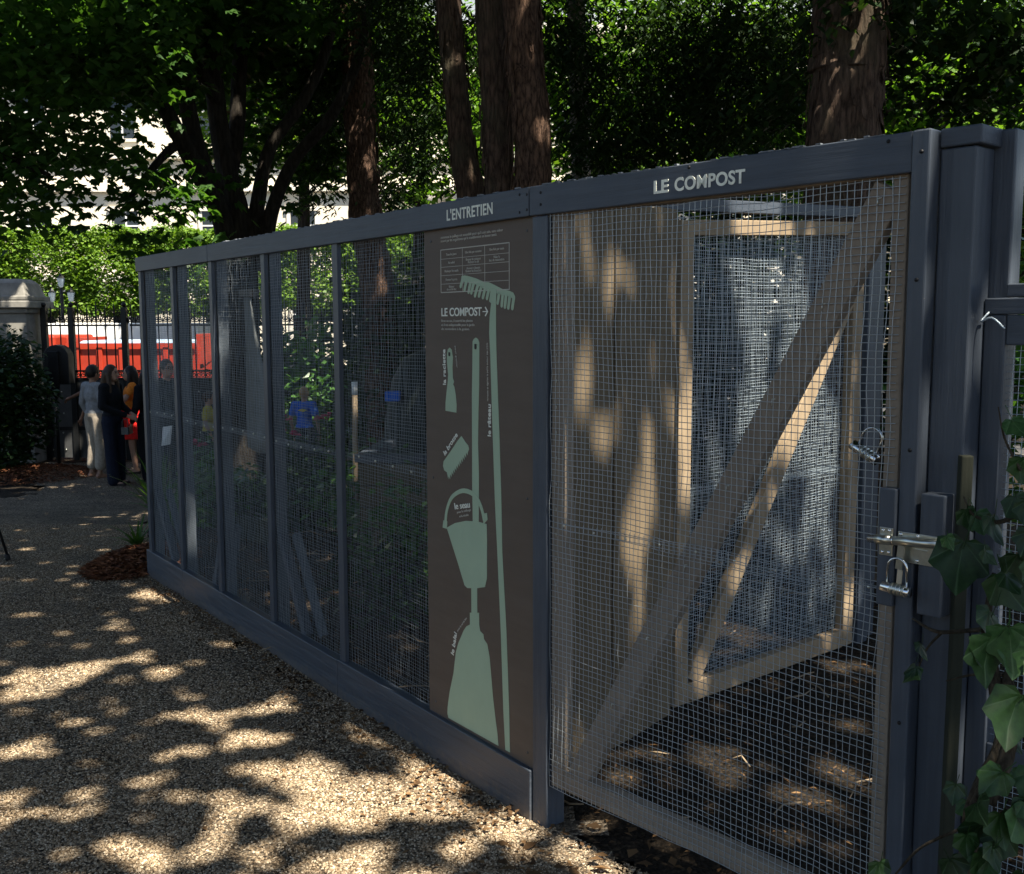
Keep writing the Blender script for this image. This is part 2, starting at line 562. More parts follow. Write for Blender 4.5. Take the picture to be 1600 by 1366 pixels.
M['hair_dark'] = mat_wood('dark_hair', (0.010, 0.008, 0.007), (0.028, 0.02, 0.016), (70, 70, 6), 0.45, 0.5)
M['hair_blond'] = mat_wood('fair_hair', (0.30, 0.17, 0.08), (0.55, 0.36, 0.19), (70, 70, 6), 0.5, 0.5)
for nm, c in dict(black=(0.010, 0.011, 0.014), navycloth=(0.012, 0.015, 0.028), greyknit=(0.24, 0.245, 0.25), beigecloth=(0.34, 0.29, 0.23),
                  charcoal=(0.035, 0.033, 0.034), bluecloth=(0.22, 0.33, 0.52), suit=(0.035, 0.045, 0.055), yellow=(0.55, 0.46, 0.06),
                  magenta=(0.42, 0.03, 0.16), royal=(0.03, 0.13, 0.55), orange=(0.75, 0.22, 0.03), redcloth=(0.70, 0.025, 0.02), leather=(0.05, 0.04, 0.035)).items():
    M[nm] = mat_plain(nm + '_cloth', c, 0.85, 0, 0.2, 30, 0.2, 0.15)
M['greycloth'] = mat_plain('grey_sheet', (0.20, 0.215, 0.21), 0.8, 0, 0.2, 9, 0.3)
M['composter'] = mat_plain('green_black_plastic', (0.008, 0.014, 0.012), 0.7)

# ------------------------------------------------------------------ frames of reference of the enclosure
CX, CY = 0.054, 3.194                       # the corner of the enclosure
R1, R2 = RAD(-54.384), RAD(-48.238)         # direction of the long side and of the gate side (towards the viewer)
PL, RK = (0.235, 3.617), math.atan2(0.77, 0.638)     # plank partition
RP, RR = (0.693, 4.17), math.atan2(0.650, 0.760)     # rear mesh door


def f1(u, y=0.0, z=0.0):
    return Vector((CX + u * math.cos(R1) - y * math.sin(R1), CY + u * math.sin(R1) + y * math.cos(R1), z))


def f2(u, y=0.0, z=0.0):
    return Vector((CX + u * math.cos(R2) - y * math.sin(R2), CY + u * math.sin(R2) + y * math.cos(R2), z))


# ------------------------------------------------------------------ ground, path, street
def sheet(name, x0, x1, y0, y1, step, m, dz=0.0, keep=None, wob=0.0):
    xs = np.arange(x0, x1 + step / 2, step)
    ys = np.arange(y0, y1 + step / 2, step)
    X, Y = np.meshgrid(xs, ys)
    Z = hz_np(Y) + dz
    if wob:
        Z = Z + wob * (np.sin(X * 3.1 + np.sin(Y * 2.3) * 1.7) * np.cos(Y * 2.7 + X * 0.9) + 0.6 * np.sin(X * 11.0 + Y * 4.0) * np.sin(Y * 9.0))
    v = np.stack([X, Y, Z], -1).reshape(-1, 3)
    nx, ny = len(xs), len(ys)
    i, j = np.meshgrid(np.arange(nx - 1), np.arange(ny - 1))
    a = (j * nx + i).ravel()
    f = np.stack([a, a + 1, a + nx + 1, a + nx], 1)
    if keep is not None:
        c = v[f].mean(1)
        f = f[keep(c)]
        used = np.unique(f)
        remap = np.zeros(len(v), int)
        remap[used] = np.arange(len(used))
        v, f = v[used], remap[f]
    o = np_mesh(name, v, f, m, smooth=True)
    o['kind'] = 'structure'
    return o


PATH = np.array([(-14, -8), (4, -8), (1.25, 1.82), (0.88, 2.33), (0.062, 3.23), (-2.34, 6.56), (-3.2, 9.0), (-4.1, 12.5), (-4.4, 16.6), (-7.6, 16.6), (-6.2, 13.4), (-7.6, 11), (-9, 7), (-14, 3)], float)


def inside(P, x, y):
    r = np.zeros(len(x), bool)
    n = len(P)
    for i in range(n):
        (xa, ya), (xb, yb) = P[i], P[(i + 1) % n]
        c = ((ya > y) != (yb > y)) & (x < (xb - xa) * (y - ya) / (yb - ya + 1e-12) + xa)
        r ^= c
    return r


sheet('ground', -150, 150, -60, 150, 1.5, M['soil'], -0.03)
sheet('garden_soil', -12, 12, -1, 18, 0.12, M['soil'], 0.0, lambda c: ~inside(PATH, c[:, 0], c[:, 1]), 0.006)


def path_keep(c):
    j = 0.10 * np.sin(c[:, 1] * 7.3) * np.sin(c[:, 0] * 5.1) + 0.05 * np.sin(c[:, 1] * 19)
    return inside(PATH, c[:, 0] + j, c[:, 1] + 0.5 * j)


sheet('path', -14, 4.2, -8, 16.8, 0.1, M['path'], 0.010, path_keep, 0.004)
st = MB()
st.box(-120, 120, 17.9, 60, -0.80, -0.738)
st.build('road', M['asphalt'])['kind'] = 'structure'
kb = MB()
kb.box(-120, 120, 17.55, 17.9, -0.80, -0.69)
kb.build('kerb', M['stone'])['kind'] = 'structure'


# pebbles of the path: real stones near the viewer, one object of instances
def gravel():
    n = 520000
    y = 1.75 + (9.5 - 1.75) * rng.random(n) ** 1.7
    x = -0.56 * y - 0.15 + rng.random(n) * (0.56 * y + 1.1)
    ok = inside(PATH, x, y)
    x, y = x[ok], y[ok]
    clump = np.sin(x * 5.3 + 1.3 * np.sin(y * 3.7)) * np.sin(y * 6.1 + x * 1.9) + 0.6 * np.sin(x * 13 + y * 7)
    ok = rng.random(len(x)) < 0.72 + 0.25 * clump
    x, y = x[ok], y[ok]
    z = hz_np(y) + 0.0105 + 0.004 * (np.sin(x * 3.1 + np.sin(y * 2.3) * 1.7) * np.cos(y * 2.7 + x * 0.9))
    me = bpy.data.meshes.new('gravel')
    me.vertices.add(len(x))
    me.vertices.foreach_set('co', np.stack([x, y, z], 1).astype(np.float32).ravel())
    kk = N('pebble')
    inf = kk.n('ShaderNodeObjectInfo')
    c = kk.ramp(inf.outputs['Random'], [(0.0, (0.10, 0.066, 0.038)), (0.35, (0.24, 0.175, 0.108)), (0.75, (0.40, 0.305, 0.20)), (1.0, (0.60, 0.50, 0.365))])
    kk.l(c, kk.p.inputs['Base Color'])
    kk.p.inputs['Roughness'].default_value = 0.85
    kk.p.inputs['Specular IOR Level'].default_value = 0.2
    o = link('gravel', me, kk.m)
    tag(o, 'loose beige and brown gravel scattered over the path beside the fence', 'gravel', kind='stuff')
    ng = bpy.data.node_groups.new('scatter_pebbles', 'GeometryNodeTree')
    ng.interface.new_socket('Geometry', in_out='INPUT', socket_type='NodeSocketGeometry')
    ng.interface.new_socket('Geometry', in_out='OUTPUT', socket_type='NodeSocketGeometry')
    gi, go = ng.nodes.new('NodeGroupInput'), ng.nodes.new('NodeGroupOutput')
    ip = ng.nodes.new('GeometryNodeInstanceOnPoints')
    ic = ng.nodes.new('GeometryNodeMeshIcoSphere')
    ic.inputs['Radius'].default_value = 1.0
    ic.inputs['Subdivisions'].default_value = 1
    sm = ng.nodes.new('GeometryNodeSetMaterial')
    sm.inputs['Material'].default_value = kk.m
    rr = ng.nodes.new('FunctionNodeRandomValue')
    rr.data_type = 'FLOAT_VECTOR'
    rr.inputs['Min'].default_value = (-0.6, -0.6, 0)
    rr.inputs['Max'].default_value = (0.6, 0.6, 6.28)
    rs = ng.nodes.new('FunctionNodeRandomValue')
    rs.data_type = 'FLOAT_VECTOR'
    rs.inputs['Min'].default_value = (0.0020, 0.0017, 0.0014)
    rs.inputs['Max'].default_value = (0.0068, 0.0054, 0.0038)
    rs.inputs['Seed'].default_value = 5
    ng.links.new(gi.outputs[0], ip.inputs['Points'])
    ng.links.new(ic.outputs['Mesh'], sm.inputs['Geometry'])
    ng.links.new(sm.outputs[0], ip.inputs['Instance'])
    ng.links.new(rr.outputs[0], ip.inputs['Rotation'])
    ng.links.new(rs.outputs[0], ip.inputs['Scale'])
    ng.links.new(ip.outputs[0], go.inputs[0])
    o.modifiers.new('scatter', 'NODES').node_group = ng
    return o


gravel()

# ------------------------------------------------------------------ leaves
LEAF_SHAPES = {
    # points along the blade (x across, y along), midrib fold
    'oval': (0.30, 0.45), 'narrow': (0.13, 0.5), 'broad': (0.42, 0.4), 'needle': (0.05, 0.5),
}


def leaf_cloud(c, size, shape='oval', droop=0.35, up=0.6, fan=1, rs=None):
    """Folded leaf blades of four corners at points c. fan > 1 makes hand-shaped leaves of that many leaflets."""
    rs = rs or rng
    n = len(c)
    wid, mid = LEAF_SHAPES[shape]
    az = rs.random(n) * 2 * np.pi
    d = np.stack([np.cos(az), np.sin(az), -droop + 0.7 * (rs.random(n) - 0.5)], 1)
    d /= np.linalg.norm(d, axis=1, keepdims=True)
    nrm = np.stack([rs.normal(0, 1 - up, n), rs.normal(0, 1 - up, n), np.full(n, 1.0)], 1)
    side = np.cross(d, nrm)
    side /= np.linalg.norm(side, axis=1, keepdims=True) + 1e-9
    nn = np.cross(side, d)
    s = (size * (0.65 + 0.7 * rs.random(n)))[:, None]
    vs = []
    for k in range(fan):
        a = 0.0 if fan == 1 else (k - (fan - 1) / 2) * (2.3 / (fan - 1))
        dk = d * math.cos(a) + side * math.sin(a)
        sk = side * math.cos(a) - d * math.sin(a)
        ln = s * (1.0 if fan == 1 else (1.0 - 0.22 * abs(a)))
        base = c
        m_ = c + dk * ln * mid - nn * ln * 0.03
        vs.append(np.stack([base, m_ + sk * ln * wid + nn * ln * 0.10, c + dk * ln - nn * ln * 0.12 * (0.4 + droop), m_ - sk * ln * wid + nn * ln * 0.10], 1))
    v = np.concatenate(vs, 0).reshape(-1, 3)
    f = np.arange(len(v)).reshape(-1, 4)
    return v, f


def blob_points(ells, dens_clump, per, spread, rs=None, flat=0.55):
    """Clumped points in a list of ellipsoids (centre, radii): leaves gather in sprays, gaps stay open between them."""
    rs = rs or rng
    out = []
    for (c, r) in ells:
        r = np.array(r, float)
        m = max(3, int(dens_clump * r[0] * r[1] * r[2]))
        p = rs.normal(0, 1, (m, 3))
        p /= np.linalg.norm(p, axis=1, keepdims=True)
        p *= (rs.random((m, 1)) ** 0.42)
        cc = np.array(c)[None] + p * r[None]
        k = np.repeat(np.arange(m), per)
        off = rs.normal(0, 1, (len(k), 3)) * spread * np.array([1, 1, flat])
        out.append(cc[k] + off)
    return np.concatenate(out, 0)


def crown(name, pts, size, m, parent, shape='oval', droop=0.35, up=0.6, fan=1):
    v, f = leaf_cloud(pts, size, shape, droop, up, fan)
    return np_mesh(name, v, f, m, parent)


def curve_pts(pts, n=10):
    """Catmull-Rom through the points."""
    P = [Vector(p) for p in pts]
    P = [P[0] * 2 - P[1]] + P + [P[-1] * 2 - P[-2]]
    out = []
    for i in range(1, len(P) - 2):
        for k in range(n):
            t = k / n
            a, b, c, d = P[i - 1], P[i], P[i + 1], P[i + 2]
            out.append(0.5 * ((2 * b) + (c - a) * t + (2 * a - 5 * b + 4 * c - d) * t * t + (3 * b - a - 3 * c + d) * t ** 3))
    out.append(P[-2])
    return out


def lerp_list(a, n):
    m = len(a) - 1
    out = []
    for i in range(n):
        t = i / (n - 1) * m
        j = min(int(t), m - 1)
        out.append(a[j] * (1 - (t - j)) + a[j + 1] * (t - j))
    return out


def trunk_mesh(mb, pts, radii, sides=20, n=16, rough=0.2):
    c = curve_pts(pts, n)
    mb.tube(c, lerp_list(radii, len(c)), sides, True, True, rough)
    return c


def local(pts, o):
    return [Vector(p) - o for p in pts]


def tree(name, label, base, limbs, bark, group=None, cat='tree', sides=20):
    """limbs: list of (world points, radii); the first is the trunk."""
    t = thing(name, label, cat, base, 0, group)
    b = Vector(base)
    mb = MB()
    trunk_mesh(mb, local(limbs[0][0], b), limbs[0][1], sides)
    tr = mb.build('trunk', bark, t)
    for pts, rad in limbs[1:]:
        mb = MB()
        trunk_mesh(mb, local(pts, b), rad, 10, 8, 0.08)
        mb.build('branch', bark, t)
    return t


def add_crown(t, ells, clumps, per, spread, size, m, shape='oval', droop=0.35, up=0.6, fan=1, flat=0.55):
    b = np.array(t.location)
    p = blob_points(ells, clumps, per, spread, flat=flat) - b[None]
    return crown('crown', p, size, m, t, shape, droop, up, fan)


def gnd(px, py, Y):
    p = at(px, py, Y)
    return Vector((p.x, p.y, hz(p.y)))


def ell(lst):
    return [(at(px, py, Y), (rx, ry, rz)) for px, py, Y, rx, ry, rz in lst]


# --- the many-stemmed chestnut behind the fence, left
b0 = Vector((at(385, 380, 11).x, 11, hz(11)))
A = lambda px, py, Y=11: at(px, py, Y)
limbs = [
    ([b0, A(382, 600), A(380, 430), A(374, 340), A(350, 230), A(336, 120), A(328, 0), A(320, -260)], [0.26, 0.185, 0.15, 0.125, 0.10, 0.095, 0.09, 0.05]),
    ([A(365, 400), A(345, 330, 10.8), A(308, 220, 10.6), A(288, 120, 10.5), A(270, 0, 10.4), A(250, -200, 10.2)], [0.13, 0.10, 0.085, 0.08, 0.07, 0.04]),
    ([A(345, 330, 10.7), A(290, 225, 10.3), A(252, 150, 10.1), A(216, 85, 10), A(150, 60, 9.7), A(60, 40, 9.4)], [0.10, 0.085, 0.07, 0.06, 0.04, 0.02]),
    ([A(392, 400), A(404, 320, 11.1), A(424, 230, 11.2), A(480, 150, 11.3), A(520, 50, 11.4), A(540, -120, 11.5)], [0.11, 0.08, 0.068, 0.06, 0.055, 0.04]),
    ([A(408, 420, 11.1), A(426, 330, 11.0), A(462, 248, 10.9), A(520, 180, 10.8), A(566, 80, 10.7), A(585, -40, 10.7)], [0.11, 0.075, 0.065, 0.06, 0.05, 0.03]),
    ([A(350, 300), A(372, 200, 11.2), A(378, 90, 11.3), A(400, -60, 11.4)], [0.12, 0.085, 0.08, 0.05]),
    ([A(345, 160), A(300, 90, 10.5), A(240, 60, 10), A(170, 80, 9.5)], [0.08, 0.06, 0.045, 0.02]),
    ([A(310, 215, 10.6), A(270, 230, 10.2), A(225, 280, 9.9), A(190, 330, 9.7)], [0.06, 0.045, 0.03, 0.015]),
]
chest = tree('chestnut_tree', 'dark many-stemmed chestnut tree fanning out behind the left half of the fence', b0, limbs, M['bark_dark'])
thin = ell([(300, 300, 9.9, 0.55, 0.5, 0.22), (230, 320, 9.7, 0.5, 0.5, 0.2), (320, 372, 9.8, 0.42, 0.4, 0.12), (255, 392, 9.6, 0.45, 0.4, 0.12), (235, 430, 9.5, 0.22, 0.3, 0.10), (200, 270, 9.6, 0.45, 0.5, 0.16), (110, 215, 9.4, 0.45, 0.5, 0.2), (70, 300, 9.2, 0.35, 0.4, 0.18), (330, 240, 12.4, 0.5, 0.4, 0.25), (270, 250, 12.4, 0.45, 0.4, 0.25), (180, 220, 11.5, 0.5, 0.4, 0.25), (150, 330, 9.6, 0.3, 0.3, 0.12), (460, 320, 12.4, 0.3, 0.3, 0.12),
            (420, 270, 12.2, 0.45, 0.5, 0.3), (500, 250, 12.6, 0.5, 0.5, 0.4), (230, 160, 12.2, 0.45, 0.5, 0.25)])
thick = ell([(140, 90, 9.3, 0.9, 0.7, 0.42), (230, 60, 10.2, 0.7, 0.7, 0.42), (60, 50, 9.2, 0.9, 0.8, 0.5), (410, 100, 12.4, 0.7, 0.6, 0.5), (440, 40, 11.6, 0.8, 0.7, 0.4), (320, 30, 12.4, 0.9, 0.7, 0.5),
             (500, 90, 12.4, 0.6, 0.6, 0.5), (430, 180, 12.6, 0.5, 0.5, 0.3), (200, 0, 10, 1.2, 1.0, 0.4), (410, 0, 10.0, 0.6, 0.7, 0.3), (300, 110, 12.8, 0.7, 0.5, 0.4)])
add_crown(chest, thin, 170, 10, 0.15, 0.105, M['leaf_chestnut'], 'oval', 0.5, 0.7, 5)
add_crown(chest, thick, 260, 11, 0.16, 0.11, M['leaf_chestnut'], 'oval', 0.5, 0.7, 5)

# --- dark overhanging tree at the left edge
b1 = Vector((-9.2, 8.6, hz(8.6)))
lt = tree('lime_tree', 'dark leafy tree overhanging the left edge of the picture', b1,
          [([b1, b1 + Vector((0.1, 0, 2)), b1 + Vector((0.3, 0.2, 4.5)), b1 + Vector((0.4, 0.1, 7.5))], [0.3, 0.24, 0.2, 0.12]),
           ([b1 + Vector((0.2, 0, 3.0)), A(-120, 200, 8.6), A(-20, 230, 8.5), A(80, 270, 8.4)], [0.1, 0.07, 0.05, 0.015]),
           ([b1 + Vector((0.2, 0, 3.6)), A(-100, 60, 8.4), A(40, 60, 8.3), A(160, 100, 8.2)], [0.1, 0.07, 0.045, 0.015])], M['bark_dark'])
cr = [(A(px, py, Y), r) for px, py, Y, r in [
    (20, 60, 8.3, (0.7, 0.7, 0.45)), (110, 130, 8.2, (0.55, 0.6, 0.35)), (20, 190, 8.4, (0.6, 0.6, 0.35)), (95, 250, 8.4, (0.42, 0.5, 0.28)), (20, 290, 8.5, (0.4, 0.5, 0.25)),
    (10, 350, 8.5, (0.16, 0.4, 0.14)), (150, 235, 8.3, (0.2, 0.3, 0.12)), (180, 60, 8.2, (0.4, 0.5, 0.25)), (-60, 200, 8.4, (0.6, 0.6, 0.8)), (90, 10, 8.0, (0.9, 0.7, 0.4)), (50, 330, 8.5, (0.2, 0.3, 0.12))]]
add_crown(lt, cr, 270, 20, 0.15, 0.085, M['leaf_chestnut'], 'broad', 0.5, 0.7)


# --- conifers and yews behind the enclosure
def straight(name, label, knots, radii, bark, group, sides=22):
    pts = [at(*k_) for k_ in knots]
    last = pts[-1]
    base = Vector((last.x, last.y, hz(last.y)))
    top = pts[0] + (pts[0] - pts[1]).normalized() * 4.5
    pts = [top] + pts + [base + Vector((0, 0, 0.25)), base - Vector((0, 0, 0.1))]
    return tree(name, label, base, [(pts[::-1], radii[::-1])], bark, group, sides=sides)


G = 'conifers standing behind the enclosure'
con = straight('conifer_tree', 'reddish flaky-barked conifer trunk between the chestnut and the paired trunks', [(556, 0, 12), (562, 120, 12), (567, 250, 12), (572, 340, 12), (590, 440, 12), (600, 640, 12)], [0.11, 0.155, 0.165, 0.17, 0.175, 0.18, 0.185, 0.21, 0.25], M['bark_red'], G)
slim = straight('yew_tree', 'slimmer leaning brown yew trunk just left of the paired trunks', [(703, 0, 9.5), (712, 110, 9.5), (725, 240, 9.5), (738, 320, 9.5), (748, 560, 9.5)], [0.07, 0.105, 0.105, 0.115, 0.125, 0.13, 0.15, 0.19], M['bark_yew'], G)
twin_l = straight('yew_tree', 'left and darker of the two yew trunks standing close together', [(768, 0, 8.4), (774, 120, 8.4), (781, 260, 8.4), (786, 560, 8.4)], [0.08, 0.112, 0.112, 0.118, 0.125, 0.18, 0.22], M['bark_yew'], G)
twin_r = straight('yew_tree', 'right and redder of the two yew trunks standing close together', [(818, 0, 8.0), (824, 120, 8.0), (832, 200, 8.0), (834, 320, 8.0), (838, 560, 8.0)], [0.09, 0.135, 0.138, 0.14, 0.142, 0.15, 0.18, 0.22], M['bark_red'], G)
big = straight('yew_tree', 'broad peeling yew trunk rising behind the compost gate at the right', [(1332, 0, 6.6), (1326, 100, 6.6), (1318, 215, 6.6), (1316, 450, 6.6), (1312, 700, 6.6)], [0.15, 0.215, 0.215, 0.222, 0.23, 0.245, 0.28, 0.34], M['bark_yew'], G, 30)
pale = straight('beech_tree', 'thin pale trunk half hidden in foliage right of the paired trunks', [(903, 0, 15), (908, 120, 15), (912, 400, 15)], [0.06, 0.12, 0.12, 0.13, 0.15, 0.2], M['bark_pale'], G)
def flakes(tree_, foot, up, r_, count, m):
    """Strips and plates of bark lifting off a trunk between the points foot and up."""
    strips = MB()
    for i in range(count):
        an = random.uniform(0, 2 * math.pi)
        t_ = random.random()
        c_ = foot.lerp(up, t_) - tree_.location
        p0 = c_ + Vector((r_ * 0.99 * math.cos(an), r_ * 0.99 * math.sin(an), 0))
        ln = random.uniform(0.05, 0.30)
        tw = Vector((-math.sin(an), math.cos(an), 0)) * random.uniform(0.008, 0.026)
        o_ = Vector((math.cos(an), math.sin(an), 0)) * random.uniform(0.3, 1.0)
        a, b = p0 - tw, p0 + tw
        c, d = p0 + tw * 0.8 + Vector((0, 0, -ln)) + o_ * 0.03, p0 - tw * 0.6 + Vector((0, 0, -ln * 0.85)) + o_ * 0.026
        q = -o_ * 0.006
        strips.add([a, b, c, d, a + q, b + q, c + q, d + q], [(0, 1, 2, 3), (7, 6, 5, 4), (0, 4, 5, 1), (1, 5, 6, 2), (2, 6, 7, 3), (3, 7, 4, 0)])
    strips.build('bark', m, tree_, kind='stuff')


flakes(big, at(1317, 330, 6.6), at(1334, -20, 6.6), 0.224, 150, M['bark_yew'])
flakes(con, at(585, 430, 12), at(556, -10, 12), 0.172, 170, M['bark_red'])
flakes(twin_r, at(834, 330, 8.0), at(818, -10, 8.0), 0.141, 80, M['bark_red'])
flakes(twin_l, at(783, 330, 8.4), at(768, -10, 8.4), 0.115, 60, M['bark_yew'])
flakes(slim, at(739, 330, 9.5), at(703, -10, 9.5), 0.112, 50, M['bark_yew'])



add_crown(con, ell([(500, 80, 12.3, 0.5, 0.7, 0.6), (500, 200, 12.2, 0.4, 0.6, 0.5), (505, 310, 11.9, 0.22, 0.4, 0.2), (620, 60, 12.6, 0.6, 0.7, 0.6), (640, 200, 12.6, 0.5, 0.6, 0.5), (600, 300, 12.6, 0.3, 0.5, 0.3), (560, -40, 11.4, 1.0, 0.6, 0.4)]), 420, 26, 0.13, 0.10, M['leaf_yew'], 'narrow', 0.6, 0.5)
add_crown(slim, ell([(655, 140, 10.2, 0.35, 0.5, 0.5), (665, 270, 10.4, 0.25, 0.4, 0.25), (745, 90, 10.5, 0.28, 0.5, 0.6), (742, 270, 10.6, 0.16, 0.4, 0.25), (640, 20, 10.3, 0.6, 0.6, 0.5)]), 480, 26, 0.11, 0.085, M['leaf_yew'], 'narrow', 0.6, 0.5)
add_crown(twin_r, ell([(900, 60, 9.6, 0.42, 0.6, 0.6), (960, 200, 9.4, 0.55, 0.6, 0.4), (920, 270, 9.3, 0.35, 0.5, 0.16), (1060, 80, 9.4, 0.7, 0.7, 0.6), (1050, 210, 9.2, 0.6, 0.6, 0.3), (1160, 120, 9, 0.65, 0.7, 0.6), (1160, 230, 8.6, 0.5, 0.5, 0.25), (1230, 60, 8.6, 0.35, 0.6, 0.6)]), 500, 26, 0.12, 0.09, M['leaf_yew'], 'narrow', 0.6, 0.5)
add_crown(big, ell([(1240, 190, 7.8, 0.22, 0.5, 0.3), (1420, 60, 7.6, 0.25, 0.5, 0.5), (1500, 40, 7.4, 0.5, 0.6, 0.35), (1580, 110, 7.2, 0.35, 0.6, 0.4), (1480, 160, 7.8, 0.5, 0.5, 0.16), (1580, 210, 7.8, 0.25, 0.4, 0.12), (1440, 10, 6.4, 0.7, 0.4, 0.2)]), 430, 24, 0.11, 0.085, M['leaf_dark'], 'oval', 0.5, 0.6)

# --- trees standing beside and behind the viewer: their crowns throw the dappled shade
GS = 'tall shade trees over the path'
shade = []
for (x, y, cz, rx, ry, rz, dens, lab) in [
        (5.6, -2.4, 8.4, 3.6, 3.2, 1.7, 17, 'tall shade tree right of the path near the viewer'),
        (2.2, -6.0, 9.2, 3.6, 3.4, 1.8, 17, 'tall shade tree behind the viewer'),
        (7.4, 2.6, 8.2, 3.4, 3.4, 1.8, 24, 'tall shade tree beyond the gate side of the enclosure'),
        (-4.8, 1.0, 9.6, 3.6, 3.6, 1.6, 20, 'tall shade tree left of the path')]:
    bb = Vector((x, y, 0))
    t = tree('plane_tree', lab, bb, [([bb, bb + Vector((0.1, 0, 2.5)), bb + Vector((0, 0.1, 5)), bb + Vector((0.1, 0, cz))], [0.32, 0.26, 0.22, 0.1])], M['bark_dark'], GS, sides=12)
    shade.append(t)

